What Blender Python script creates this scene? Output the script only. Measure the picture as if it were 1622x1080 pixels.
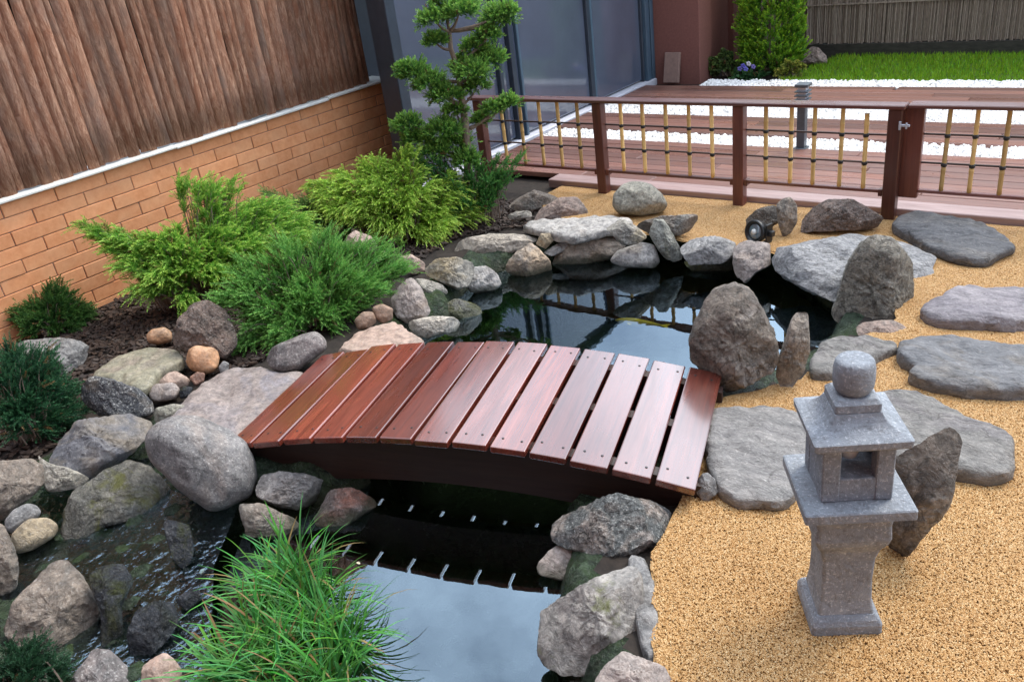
import bpy, bmesh, math, random
import numpy as np
from mathutils import Vector, Matrix, noise
S = bpy.context.scene
for _o in list(bpy.data.objects): bpy.data.objects.remove(_o)
COL = S.collection
# ------------------------------------------------------------------ camera, sky, sun, exposure
cam = bpy.data.cameras.new('camera'); cam.sensor_width = 36.0; cam.lens = 29.76
cam.clip_start = 0.02; cam.clip_end = 400
camo = bpy.data.objects.new('camera', cam); COL.objects.link(camo)
_r, _d, _f = (0.804586, 0.581386, -0.120966), (0.177335, -0.42964, -0.885416), (-0.56674, 0.690942, -0.448782)
camo.matrix_world = Matrix(((_r[0], -_d[0], -_f[0], 0), (_r[1], -_d[1], -_f[1], 0), (_r[2], -_d[2], -_f[2], 1.6), (0, 0, 0, 1)))
S.camera = camo
SUN_EL, SUN_AZ = math.radians(56), math.radians(20)      # azimuth clockwise from +Y: light comes from behind the fence
W = bpy.data.worlds.new('World'); S.world = W; W.use_nodes = True
wn = W.node_tree.nodes; sky = wn.new('ShaderNodeTexSky'); sky.sky_type = 'NISHITA'; sky.sun_disc = False
sky.sun_elevation = SUN_EL; sky.sun_rotation = SUN_AZ
sky.air_density = 1.0; sky.dust_density = 2.2; sky.ozone_density = 1.2
_tc = wn.new('ShaderNodeTexCoord'); _no = wn.new('ShaderNodeTexNoise'); _no.inputs['Scale'].default_value = 2.2; _no.inputs['Detail'].default_value = 7; _no.inputs['Roughness'].default_value = .55
_rp = wn.new('ShaderNodeValToRGB'); _rp.color_ramp.elements[0].position = .36; _rp.color_ramp.elements[1].position = .6
_mx = wn.new('ShaderNodeMix'); _mx.data_type = 'RGBA'; _dt = wn.new('ShaderNodeVectorMath'); _dt.operation = 'DOT_PRODUCT'      # clouds are brighter towards the sun behind them
_dt.inputs[1].default_value = (math.sin(SUN_AZ)*math.cos(SUN_EL), math.cos(SUN_AZ)*math.cos(SUN_EL), math.sin(SUN_EL))
_cl = wn.new('ShaderNodeMapRange'); _cl.inputs['From Min'].default_value = .35; _cl.inputs['To Min'].default_value = .8; _cl.inputs['To Max'].default_value = 2.7
_cc = wn.new('ShaderNodeVectorMath'); _cc.operation = 'SCALE'; _cc.inputs[0].default_value = (6.8, 7.6, 8.7)
_l = W.node_tree.links; _l.new(_tc.outputs['Generated'], _no.inputs['Vector']); _l.new(_no.outputs['Fac'], _rp.inputs[0]); _l.new(_rp.outputs[0], _mx.inputs[0])
_l.new(_tc.outputs['Generated'], _dt.inputs[0]); _l.new(_dt.outputs['Value'], _cl.inputs['Value']); _l.new(_cl.outputs[0], _cc.inputs['Scale']); _l.new(_cc.outputs[0], _mx.inputs[7]); _l.new(sky.outputs[0], _mx.inputs[6]); _l.new(_mx.outputs[2], wn['Background'].inputs[0]); wn['Background'].inputs[1].default_value = 0.14
sl = bpy.data.lights.new('sun', 'SUN'); sl.energy = 1.3; sl.angle = math.radians(18); sl.color = (1, .88, .7)
so = bpy.data.objects.new('sun', sl); COL.objects.link(so)
so.rotation_euler = Vector((-math.sin(SUN_AZ)*math.cos(SUN_EL), -math.cos(SUN_AZ)*math.cos(SUN_EL), -math.sin(SUN_EL))).to_track_quat('-Z', 'Y').to_euler()
vs = S.view_settings; vs.view_transform = 'Standard'; vs.look = 'None'; vs.gamma = 1; vs.use_curve_mapping = False
vs.exposure = 0.86
S.cycles.max_bounces = 8; S.cycles.transparent_max_bounces = 8
WATER = -0.14
ROCKS=[["flat_rock","flat grey rock by the brick wall, half hidden by the dark blue-green shrub","grey",[-3.8891,1.4241,0.0497],[0.346,0.9382,0.0],[0.5382,-0.1985,0.8192],0.06,"t",0,0,[-160,32,-65,-66,17,-129,105,-107,160,-57,149,-14,97,59,-56,119,-151,102]],["flat_rock","olive grey flat slab on the bark mulch beside the orange pebbles","olive",[-3.3364,1.5331,0.0438],[1.0,0.0,0.0],[0.0,0.0,1.0],0.035,"f",0,0,[26,-144,207,-130,205,-65,144,6,151,116,95,160,-7,175,-140,125,-197,18,-161,-109,-119,-150]],["rock","black and white speckled rock below the olive slab","speck",[-3.134,1.3115,0.0739],[0.3869,0.9221,0.0],[0.8121,-0.3407,0.4737],0.08,"v",0,0,[-115,37,-76,-39,-10,-70,55,-107,107,-105,121,-67,90,7,16,76,-47,115,-101,93]],["flat_rock","large dark blue-grey slab tilted over the mossy wet stone","dark",[-2.9578,1.1223,0.0364],[0.361,0.9326,0.0],[0.4942,-0.1913,0.848],0.06,"t",0,0,[173,38,127,75,46,90,-44,112,-125,74,-177,7,-124,-76,-88,-117,16,-97,110,-71,171,-25,194,9]],["boulder","large smooth rounded grey boulder at the left foot of the bridge","granite",[-2.4516,1.2294,0.0434],[0.4463,0.8949,0.0],[0.7473,-0.3727,0.5502],0.13,"v",1,0,[-162,117,-162,56,-100,-78,-36,-172,25,-185,114,-169,147,-116,160,-66,152,12,100,91,27,157,-56,180,-120,171,-150,147]],["pebble","orange oval pebble on the mulch left of the rough brown rock","orange",[-3.593,1.7956,0.0337],[0.4465,0.8948,0.0],[0.809,-0.4037,0.4273],0.033,"v",1,0,[-55,-15,-14,-37,43,-40,56,0,33,35,-23,41,-56,20]],["rock","rough brown rock under the edge of the green juniper","rough",[-3.2002,1.8092,0.1322],[0.4904,0.8715,0.0],[0.7847,-0.4416,0.435],0.088,"v",0,0,[-93,-71,-9,-108,40,-147,99,-106,119,-39,99,69,36,134,-14,131,-87,94,-119,46,-144,-18]],["pebble","large round orange stone in front of the rough brown rock","orange",[-3.1144,1.7065,0.0578],[0.4803,0.8771,0.0],[0.7783,-0.4262,0.4611],0.045,"v",1,0,[-54,-33,-6,-65,45,-58,68,0,59,32,-6,66,-42,60,-69,6]],["pebble","pinkish pebble between the olive slab and the flat bridge slab","pink",[-3.1144,1.5602,0.0326],[0.4482,0.894,0.0],[0.7875,-0.3948,0.4733],0.03,"v",1,0,[-39,-16,6,-37,53,-36,53,-11,17,38,-16,40,-64,12]],["pebble","pale pink pebble nearest the black speckled rock","palepink",[-3.0902,1.4857,0.0193],[0.4333,0.9012,0.0],[0.7898,-0.3797,0.4817],0.033,"v",1,0,[-54,-22,-8,-36,44,-38,60,-7,45,26,-25,45,-59,10]],["pebble","small rusty brown stone under the large round orange stone","rust",[-3.0472,1.62,0.0263],[0.4699,0.8827,0.0],[0.7757,-0.4129,0.4772],0.019,"v",1,0,[-17,-30,18,-19,33,12,6,27,-30,13]],["flat_rock","wide flat brown-grey slab touching the left end of the bridge","brownslab",[-2.7512,1.5749,-0.0175],[1.0,0.0,0.0],[0.0,0.0,1.0],0.05,"f",0,0,[-13,-237,134,-215,321,-171,204,60,81,298,-3,250,-149,234,-204,193,-270,111,-247,-10,-221,-81,-203,-152,-135,-237]],["rock","pale lumpy stone wedged between the dark slab and the rounded boulder","pale",[-2.9059,1.4026,0.0152],[0.4339,0.901,0.0],[0.7788,-0.375,0.5028],0.031,"v",0,0,[-57,-29,-9,-31,80,-35,74,0,13,37,-46,43,-73,3]],["boulder","oval speckled stone lying at the far left corner of the bridge","granitepink",[-2.7589,1.9269,0.059],[0.5726,0.8198,0.0],[0.7194,-0.5025,0.4796],0.075,"v",1,0,[-122,-35,-83,-67,-14,-78,55,-49,124,-17,131,23,104,67,32,68,-94,46,-127,8]],["pebble","small grey pebble right of the large round orange stone","grey",[-3.0301,1.7413,0.0187],[0.4982,0.8671,0.0],[0.7631,-0.4385,0.4747],0.016,"v",1,0,[-20,-21,12,-23,24,11,5,28,-22,8]],["pebble","small wet black stone behind the pale pink pebble","wet",[-3.0225,1.5369,0.0101],[0.4531,0.8915,0.0],[0.7788,-0.3958,0.4866],0.018,"v",0,0,[-27,-23,9,-22,34,8,4,27,-23,11]],["boulder","brown boulder cut by the left edge beside the pale pointed rock","brown",[-2.9989,0.8061,0.0353],[0.2641,0.9645,0.0],[0.8279,-0.2267,0.513],0.058,"v",0,0,[-116,-61,-71,-99,-13,-79,46,-61,115,-26,121,8,94,57,5,93,-41,105]],["rock","pale pointed rock under the large dark slab","pale",[-2.9336,0.9394,-0.0005],[0.305,0.9524,0.0],[0.8124,-0.2601,0.5218],0.034,"v",0,0,[-53,21,-48,-31,-15,-46,38,-57,87,-46,47,3,-10,50,-42,104]],["flat_rock","wet mossy slab with a yellow patch under the dark slab","mossy",[-2.689,1.0041,-0.0529],[0.344,0.939,0.0],[0.5781,-0.2118,0.788],0.05,"t",0,0,[-110,61,-152,7,-209,-62,-198,-109,-122,-88,-47,-79,24,-100,106,-111,148,-67,168,-3,147,74,95,126,21,119,-81,98]],["pebble","small rounded grey stone by the brown boulder at the left edge","grey",[-2.8578,0.7602,-0.017],[0.2575,0.9663,0.0],[0.8135,-0.2168,0.5397],0.032,"v",1,0,[-55,-24,-35,-39,23,-28,58,-13,52,19,30,38,-11,36,-49,15]],["rock","tan rounded stone in front of the small grey one at the left","tan",[-2.7807,0.7496,-0.0521],[0.2613,0.9652,0.0],[0.8013,-0.217,0.5575],0.04,"v",1,0,[-70,-34,-26,-46,45,-38,74,-13,56,32,5,54,-59,28]],["boulder","reddish boulder cut by the left edge above the big brown boulder","brown",[-2.6839,0.5909,-0.0095],[0.2197,0.9756,0.0],[0.8027,-0.1808,0.5683],0.054,"v",0,0,[-92,-63,-40,-110,-11,-116,24,-104,47,-63,66,9,69,71,64,113,-4,128]],["boulder","big triangular brown boulder in the bottom left corner","brown",[-2.3336,0.5937,-0.0655],[0.2525,0.9676,0.0],[0.7412,-0.1934,0.6428],0.11,"t",0,0,[25,145,-20,120,-84,87,-133,37,-125,-37,-74,-117,-3,-152,51,-136,90,-79,111,-40,113,17,106,84,95,122,80,151]],["boulder","pink-grey rounded boulder at the bottom left edge of the picture","granitepink",[-1.985,0.5307,-0.0671],[0.2619,0.9651,0.0],[0.7077,-0.1921,0.6799],0.045,"v",0,0,[-69,37,-68,-45,41,-88,69,-47,64,8,48,56,17,81,-35,80]],["rock","wet blue-black rock right of the big triangular boulder","wet",[-2.1918,0.697,-0.0203],[0.3027,0.9531,0.0],[0.6126,-0.1946,0.766],0.05,"t",0,0,[-32,49,-32,-12,-69,-108,-48,-130,-9,-114,15,-22,45,1,75,31,62,85,14,100,-23,96]],["rock","wet blue-black rock left of the grass clump","wet",[-2.0134,0.708,-0.0569],[0.3304,0.9438,0.0],[0.6067,-0.2124,0.766],0.05,"t",0,0,[-52,24,-78,-36,-55,-74,-11,-66,21,-50,70,-15,75,42,27,72,-20,64]],["rock","wet narrow rock standing under the rounded boulder","wet",[-2.2515,0.9646,-0.039],[0.3936,0.9193,0.0],[0.7042,-0.3015,0.6428],0.05,"t",0,0,[-32,27,-36,-39,-22,-81,14,-68,38,-22,45,35,14,60,-23,87]],["rock","small wet rock at the upper left of the grass clump","wet",[-2.0378,0.8427,-0.0726],[0.3828,0.9238,0.0],[0.5938,-0.246,0.766],0.03,"t",0,0,[-19,-29,33,-11,31,20,-1,22,-36,15]],["rock","pinkish rock at the bottom edge behind the grass","pink",[-1.851,0.6255,-0.0827],[0.3237,0.9462,0.0],[0.6743,-0.2307,0.7015],0.033,"v",0,0,[-64,-24,23,-66,50,-8,44,39,19,62,-26,51]],["pebble","small yellow-tan pebble beside the pink-grey boulder","tan",[-1.976,0.6275,-0.1097],[0.3029,0.953,0.0],[0.6912,-0.2196,0.6885],0.01,"v",1,0,[0,-14,21,-12,3,12,-23,14]],["rock","grey rock under the near left end of the bridge","granite",[-2.1863,1.3605,-0.0773],[0.5284,0.849,0.0],[0.677,-0.4213,0.6035],0.061,"v",0,0,[-109,8,-49,-50,8,-79,67,-67,119,-41,118,-6,67,34,-15,72,-85,79,-115,26]],["rock","red-edged wedge rock at the water under the bridge","redwedge",[-1.9803,1.399,-0.1211],[0.5785,0.8157,0.0],[0.5243,-0.3719,0.766],0.05,"t",0,0,[-101,-46,-51,-75,-12,-70,60,-39,116,-18,110,11,44,66,-32,80,-89,5]],["rock","dark brown rock at the waterline behind the grass tips","brown",[-2.1463,1.2127,-0.1062],[0.4976,0.8674,0.0],[0.677,-0.3883,0.6252],0.043,"v",0,0,[-75,-17,36,-69,105,-66,100,-33,31,21,-8,68,-74,92]],["boulder","angular black and white mottled boulder at the near right end of the bridge","mottle",[-1.0644,1.6267,-0.0204],[0.833,0.5533,0.0],[0.2767,-0.4165,0.866],0.1,"t",0,0,[-177,7,-158,-41,-108,-50,-80,-78,-46,-103,-11,-106,42,-95,116,-64,175,-22,181,19,151,53,91,81,15,93,-13,86,-87,76,-152,67,-177,50]],["rock","pale pointed rock under the mottled boulder","palepink",[-1.1408,1.5361,-0.1178],[0.806,0.592,0.0],[0.3805,-0.5181,0.766],0.06,"t",0,0,[-102,-17,-49,-36,13,-55,63,-42,114,-40,136,-15,75,9,7,55,-48,66,-111,9]],["boulder","large angular grey rock with green algae at the edge of the near pool","corner",[-0.9286,1.3049,-0.0374],[0.8151,0.5794,0.0],[0.272,-0.3826,0.8829],0.09,"t",0,0,[-144,-3,-153,-52,-131,-90,-90,-123,-37,-133,-6,-128,20,-100,109,-73,131,-56,136,21,139,103,132,132,108,139,54,124,-11,99,-90,73,-143,53]],["rock","speckled grey rock at the bottom edge in front of the large angular one","palepink",[-0.7454,1.1714,0.0016],[0.8469,0.5318,0.0],[0.3213,-0.5117,0.7968],0.04,"v",0,0,[-75,-43,24,-52,84,-21,91,7,74,24,26,49,-14,64,-55,35,-84,4]],["rock","greenish stone half under water at the bottom edge","mossy",[-0.9126,1.1824,-0.1442],[0.7915,0.6112,0.0],[0.3646,-0.4721,0.8026],0.021,"v",0,0,[-43,-26,44,-28,55,21,4,32,-62,12]],["flat_rock","thin grey slab edging the gravel beside the large angular rock","grey",[-0.8434,1.4217,-0.0275],[1.0,0.0,0.0],[0.0,0.0,1.0],0.03,"f",0,0,[-82,78,-9,-39,87,-168,110,-149,67,-58,9,47,-67,143,-116,140]],["rock","pinkish rock nestled inside the junipers","pink",[-3.3585,2.925,0.0973],[0.6572,0.7537,0.0],[0.6957,-0.6066,0.3847],0.044,"v",0,0,[-60,-38,34,-84,85,-24,59,34,-17,83,-85,37]],["pebble","small yellowish stone beside the pinkish one in the junipers","tan",[-3.2253,2.9611,0.0312],[0.6761,0.7368,0.0],[0.6746,-0.6191,0.402],0.023,"v",0,0,[-34,-19,29,-34,39,-1,-5,41,-34,16]],["rock","grey-pink rock at the tip of the low green juniper","pink",[-3.0048,2.9439,0.025],[0.7004,0.7137,0.0],[0.6492,-0.6371,0.4154],0.031,"v",0,0,[-17,-49,45,-57,58,-6,-1,55,-66,50]],["rock","blocky grey-yellow rock on the left bank of the far pool","greytan",[-2.7659,2.9668,0.0073],[0.7305,0.6829,0.0],[0.6164,-0.6594,0.4303],0.069,"v",0,0,[-135,6,-50,-54,14,-97,71,-90,115,-25,117,31,27,78,-71,77,-136,39]],["rock","pale grey angular rock at the waterline right of the blocky one","palegrey",[-2.6821,3.1046,-0.0892],[0.7579,0.6524,0.0],[0.5844,-0.6789,0.4444],0.057,"v",0,0,[-63,-68,37,-69,92,-31,83,21,32,78,-34,81,-95,-16]],["rock","pale overhanging flat rock below the blocky grey-yellow rock","pale",[-2.8076,2.831,-0.0298],[0.7094,0.7048,0.0],[0.6322,-0.6363,0.4421],0.035,"v",0,0,[-71,12,-39,-25,43,-56,86,-47,63,5,-25,53,-82,56]],["rock","upright grey-pink rock at the tip of the low juniper","palepink",[-2.7102,2.5825,0.0044],[0.6879,0.7258,0.0],[0.6458,-0.6121,0.4563],0.056,"v",0,0,[-90,-17,-71,-60,-32,-95,54,-93,88,-59,66,52,31,120,-44,82,-91,26]],["pebble","brown round pebble nearest the low juniper","brownpeb",[-2.7395,2.3173,0.0314],[0.646,0.7633,0.0],[0.6763,-0.5724,0.4637],0.035,"v",1,0,[-43,-35,9,-38,48,-17,44,31,-3,41,-50,13]],["pebble","second brown round pebble against the upright grey-pink rock","brownpeb",[-2.6991,2.3929,0.0415],[0.6631,0.7485,0.0],[0.6647,-0.5888,0.4599],0.035,"v",1,0,[-37,-16,-14,-47,35,-36,48,12,4,44,-44,36]],["rock","cream flat rock at the far left corner of the bridge beside the water","cream",[-2.5549,2.5533,-0.0753],[0.7085,0.7057,0.0],[0.6175,-0.6199,0.4842],0.044,"v",0,0,[-96,-15,-43,-51,18,-41,105,-42,128,-16,76,27,-10,51,-113,43]],["flat_rock","pinkish flat rock just behind the left half of the bridge","pinkslab",[-2.5451,2.2124,-0.0175],[1.0,0.0,0.0],[0.0,0.0,1.0],0.05,"f",0,0,[23,-152,186,-53,186,89,18,131,-80,174,-122,122,-171,21,-143,-142]],["rock","yellow-green algae stone just breaking the surface of the far pool","mossy",[-2.6111,2.823,-0.1315],[0.7345,0.6786,0.0],[0.2868,-0.3104,0.9063],0.03,"t",0,0,[-66,-55,-6,-76,100,-40,88,16,-1,91,-102,19]],["rock","small grey stone at the waterline beside the algae stone","palegrey",[-2.7026,2.7726,-0.1271],[0.7166,0.6975,0.0],[0.6156,-0.6325,0.47],0.024,"v",0,0,[-32,-26,44,-30,56,7,9,31,-62,21]],["flat_rock","long tan slab overhanging the water under the tree","tanslab",[-2.8362,3.4005,-0.0256],[0.7677,0.6408,0.0],[0.4531,-0.5429,0.7071],0.06,"t",0,0,[-213,-39,-146,-64,0,-68,134,-61,253,-7,251,24,132,54,-24,71,-177,63,-222,4]],["pebble","small brown stone right of the long tan slab","tan",[-2.553,3.5092,0.0017],[0.8089,0.5879,0.0],[0.5362,-0.7378,0.4099],0.029,"v",0,0,[0,-46,46,-6,33,36,-18,39,-51,-16]],["rock","triangular tan rock standing in the water below the long tan slab","tanorange",[-2.585,3.3809,-0.0852],[0.7941,0.6078,0.0],[0.548,-0.716,0.4325],0.069,"v",0,0,[-120,-44,-61,-72,34,-77,122,-57,112,2,68,66,22,106,-69,59,-128,-2]],["rock","thin grey stone behind the triangular tan rock","palegrey",[-2.5043,3.5604,-0.053],[0.8181,0.575,0.0],[0.4066,-0.5785,0.7071],0.018,"t",0,0,[-49,-47,23,-14,97,33,21,39,-84,-20]],["rock","long brown wedge rock with a pale sloping top","wedge",[-2.3577,3.6714,-0.0964],[0.842,0.5395,0.0],[0.3815,-0.5954,0.7071],0.07,"t",0,0,[-139,-83,-2,-81,109,-63,182,4,154,71,99,107,-6,88,-131,25,-226,-55]],["flat_rock","wide pale flat slab at the edge of the gravel behind the wedge rock","palegrey",[-2.4607,3.6996,0.0125],[1.0,0.0,0.0],[0.0,0.0,1.0],0.03,"f",0,0,[-200,-127,-30,-176,86,-169,127,-108,203,-5,294,73,246,161,90,191,-22,137,-111,79,-291,5,-315,-98]],["rock","mottled grey rock resting on top of the wedge rock","greytan",[-2.0805,3.5558,0.0758],[0.8627,0.5057,0.0],[0.461,-0.7866,0.4108],0.041,"v",0,0,[-66,-7,-21,-56,49,-61,106,-30,43,29,2,52,-44,75,-95,28]],["rock","tall leaning grey-green stone on the far shore","greygreen",[-1.9261,3.6852,0.0035],[0.8868,0.4622,0.0],[0.4485,-0.8604,0.2419],0.049,"u",0,0,[-34,-45,8,-107,89,-102,72,-45,42,22,-5,109,-56,119,-78,39]],["rock","brown flat-topped rock behind the leaning grey-green stone","brown",[-1.9272,3.746,0.0691],[0.8879,0.46,0.0],[0.4203,-0.8113,0.4063],0.054,"v",0,0,[-68,-54,41,-57,145,-19,128,50,-41,52,-122,31,-169,-5]],["rock","smooth grey rock at the waterline left of the leaning stone","palegrey",[-2.0505,3.6176,-0.0694],[0.8699,0.4932,0.0],[0.4437,-0.7827,0.4365],0.062,"v",1,0,[-69,-50,83,-67,111,-37,90,57,20,72,-97,38,-142,-15]],["flat_rock","round flat grey rock overhanging the far shore","greyflat",[-1.6736,3.6544,0.0015],[0.9092,0.4163,0.0],[0.2081,-0.4546,0.866],0.05,"t",0,0,[-106,-44,-30,-86,39,-82,109,-31,135,54,57,71,-66,70,-137,30]],["rock","mossy dark stone below the round flat grey rock","mossy",[-1.6923,3.7453,-0.1216],[0.9111,0.4122,0.0],[0.3683,-0.8139,0.4493],0.037,"v",0,0,[-76,-41,34,-54,109,-18,104,52,-43,29,-144,46]],["rock","split grey rock with a brown broken face on the far shore","palepink",[-1.4518,3.6464,-0.0134],[0.9283,0.3718,0.0],[0.3327,-0.8306,0.4465],0.064,"v",0,0,[-62,-82,-20,-119,23,-68,92,-33,92,69,-27,90,-80,61,-86,-21]],["boulder","broad flat pale grey boulder overhanging the far pool","bigflat",[-1.0006,3.6384,0.0058],[0.9663,0.2574,0.0],[0.0623,-0.2338,0.9703],0.07,"t",0,0,[-266,-108,-177,-207,-110,-247,-21,-237,152,-217,273,-158,349,-93,362,-35,324,31,250,123,172,204,84,237,-85,233,-251,198,-335,93,-329,-20]],["boulder","tall upright speckled boulder with a sharp right edge","standing",[-0.8099,3.3434,0.0593],[0.971,0.239,0.0],[0.2319,-0.9422,0.2419],0.11,"u",0,1,[-150,-157,-126,-191,-40,-185,14,-162,93,-133,155,-93,148,-3,129,94,90,149,40,206,-31,220,-65,196,-86,144,-115,38,-129,-56,-155,-116]],["flat_rock","thin flat brown rock at the foot of the upright speckled boulder","brownpink",[-0.6963,3.1036,0.0003],[0.9762,0.217,0.0],[0.1085,-0.4881,0.866],0.025,"t",0,0,[-11,-37,58,-42,82,23,72,46,-61,28,-106,-23]],["stepping_stone","low layered brown-grey stone between the far pool and the lantern","layer",[-0.7565,2.8333,0.0],[1.0,0.0,0.0],[0.0,0.0,1.0],0.04,"f",0,0,[-69,-198,-1,-169,46,-109,91,-40,115,31,149,98,123,141,30,157,-72,110,-116,42,-109,-99]],["rock","narrow upright brown stone beside the big triangular boulder","browngrey",[-0.8722,2.5935,0.1167],[0.9478,0.319,0.0],[0.3095,-0.9196,0.2419],0.049,"u",0,0,[-55,-25,-60,-82,-35,-132,1,-131,28,-83,51,-9,48,70,42,147,13,145,-11,120,-32,45]],["boulder","big triangular brown boulder at the far right corner of the bridge","bigbrown",[-1.0729,2.534,0.1733],[0.9196,0.3928,0.0],[0.3812,-0.8923,0.2419],0.14,"u",0,0,[-145,-32,-143,-74,-112,-90,-84,-138,-76,-199,8,-168,84,-127,140,-95,157,-44,150,6,118,81,86,137,54,176,10,192,-55,174,-88,129,-128,66,-155,3]],["boulder","grey-green dome boulder on the gravel by the fence post","dome",[-2.257,4.0256,0.0862],[0.8723,0.489,0.0],[0.453,-0.8081,0.3765],0.095,"v",1,0,[-113,-69,8,-93,131,-78,158,-42,126,24,71,84,-16,105,-86,94,-136,35,-146,-25]],["rock","brown weathered rock at the left end of the gravel","brownpink",[-2.691,3.9032,0.0226],[0.8222,0.5691,0.0],[0.3658,-0.5285,0.766],0.05,"t",0,0,[-154,-51,-45,-65,64,-66,146,-47,121,29,86,94,-16,68,-111,37,-171,-28]],["rock","dark flat rock behind the brown weathered one at the deck edge","brown",[-2.9575,4.0057,0.0262],[0.805,0.5933,0.0],[0.3814,-0.5174,0.766],0.04,"t",0,0,[-72,-65,45,-54,170,-22,130,29,7,73,-92,51,-160,-21]],["rock","small pale rock at the foot of the tree by the gravel","pale",[-2.8872,3.7604,0.0252],[0.7935,0.6086,0.0],[0.5628,-0.7338,0.3806],0.02,"v",0,0,[-17,-27,63,-15,56,19,-10,27,-80,-1]],["rock","dark rock behind the garden spotlight","browndark",[-1.52,3.989,0.0615],[0.9345,0.356,0.0],[0.3257,-0.8549,0.4039],0.041,"v",0,0,[-36,-67,16,-49,74,-13,82,44,51,67,-25,48,-71,7,-90,-40]],["rock","upright brown rock right of the garden spotlight","browngrey",[-1.3941,3.9592,0.1015],[0.9434,0.3318,0.0],[0.3219,-0.9153,0.2419],0.041,"u",0,0,[-43,-32,-15,-105,24,-86,52,-27,47,44,19,85,-19,92,-51,56]],["boulder","brown speckled dome boulder in front of the fence","rough",[-1.1741,4.0827,0.0682],[0.9618,0.2736,0.0],[0.2504,-0.8801,0.4034],0.085,"v",0,0,[-39,-73,106,-63,201,-41,188,-5,119,50,40,96,-47,91,-113,57,-169,-5,-178,-75]],["stepping_stone","dark slate stepping stone below the gate post","slate",[-0.6633,4.0894,0.0238],[1.0,0.0,0.0],[0.0,0.0,1.0],0.035,"f",0,0,[-244,16,-131,-107,-45,-194,57,-255,137,-289,210,-265,218,-202,265,-86,252,-27,162,111,45,209,-99,243,-203,261,-267,166,-286,67]],["stepping_stone","purple-grey stepping stone at the right edge, second from the fence","purple",[-0.4002,3.3774,0.02],[1.0,0.0,0.0],[0.0,0.0,1.0],0.04,"f",0,0,[-177,-174,-130,-197,-16,-175,112,-141,168,-63,206,81,131,214,31,184,-32,155,-90,167,-128,120,-172,0,-212,-78,-206,-125]],["stepping_stone","wide notched dark grey stepping stone at the right edge","darkstep",[-0.3551,2.8967,0.02],[1.0,0.0,0.0],[0.0,0.0,1.0],0.04,"f",0,0,[-218,-58,-179,-91,-151,-79,-183,-142,-171,-169,-87,-188,9,-195,116,-164,210,-101,264,29,155,179,62,177,-35,163,-88,173,-187,144,-258,61,-249,-20]],["stepping_stone","long grey stepping stone right behind the stone lantern","layer",[-0.3755,2.41,0.02],[1.0,0.0,0.0],[0.0,0.0,1.0],0.04,"f",0,0,[-151,-106,-99,-185,-30,-183,85,-175,180,-151,227,-102,212,30,192,75,137,106,86,102,23,153,-45,197,-122,216,-192,184,-207,133,-176,0]],["stepping_stone","square grey stepping stone at the right end of the bridge","stepgrey",[-0.8211,2.117,0.0187],[1.0,0.0,0.0],[0.0,0.0,1.0],0.035,"f",0,0,[-136,-57,-84,-155,-41,-205,11,-256,54,-270,106,-237,155,-222,181,-177,169,-48,110,147,40,245,-27,245,-121,206,-211,156,-205,102]],["boulder","dark slab rock leaning to the right behind the stone lantern","leaning",[-0.3323,1.8686,0.1943],[0.9849,0.1731,0.0],[0.1727,-0.9825,0.0698],0.035,"t",0,0,[-73,30,-75,-37,-76,-134,-79,-211,-54,-206,-25,-165,26,-86,74,-4,86,77,104,136,99,173,69,166,31,142,-22,118,-61,69]],["rock","small grey stone between the bridge end and the square stepping stone","grey",[-0.8747,1.8693,0.0331],[0.9059,0.4236,0.0],[0.3189,-0.6821,0.6581],0.017,"v",0,0,[-30,-17,-3,-44,33,-16,25,21,2,42,-25,29]]]
POND=[[-2.5346,2.681],[-2.7148,2.9168],[-2.7753,3.2373],[-2.6001,3.5314],[-2.3332,3.7665],[-2.0227,3.9174],[-1.669,3.9396],[-1.3865,3.8163],[-0.9905,3.435],[-0.9474,3.1343],[-1.0055,2.8267],[-1.159,2.5518],[-1.1948,2.2549],[-1.2322,1.8735],[-1.3452,1.7428],[-1.2369,1.595],[-1.1649,1.4507],[-1.0802,1.3066],[-0.995,1.2078],[-0.8683,1.1264],[-1.3231,0.7984],[-1.7185,0.6544],[-1.9166,0.7339],[-2.1107,0.8466],[-2.2982,0.9998],[-2.3817,1.1352],[-2.4003,1.2022],[-2.2805,1.3025],[-2.0702,1.4097],[-1.9832,1.5728],[-2.1846,1.7815],[-2.4869,2.1747],[-2.6743,2.5525],[-2.6375,2.6985]]
STREAM=[[-1.6457,0.6152],[-1.8751,0.5256],[-2.2262,0.4662],[-2.6365,0.5117],[-2.9945,0.651],[-3.1118,0.8636],[-3.1058,1.0851],[-3.0281,1.313],[-2.6193,1.2374],[-2.3121,1.2298],[-2.1164,0.9802]]
MULCH=[[-4.4531,1.2457],[-4.3851,1.796],[-4.4158,2.311],[-4.1896,4.1567],[-3.5233,4.1765],[-2.9481,4.005],[-2.826,3.7288],[-3.1239,3.4236],[-3.1162,3.1915],[-3.0679,2.8802],[-2.8927,2.3813],[-2.9752,2.1367],[-3.0012,1.8655],[-3.1589,1.6159],[-3.5655,1.437],[-3.2695,1.1328],[-3.1802,0.9845],[-3.3894,0.7046],[-4.544,0.759]]
GRAVEL=[[-3.0177,4.0719],[-2.6002,3.8169],[-2.1718,3.7782],[-1.8114,3.7178],[-1.422,3.7368],[-1.0207,3.5984],[-0.7139,3.4268],[-0.6855,3.2167],[-0.7753,2.9496],[-0.8557,2.6296],[-1.0793,2.3771],[-1.0257,2.1084],[-0.9333,1.824],[-0.9061,1.6478],[-0.8783,1.519],[-0.7419,1.2739],[-0.6695,1.1493],[-0.5504,0.9725]]
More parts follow.
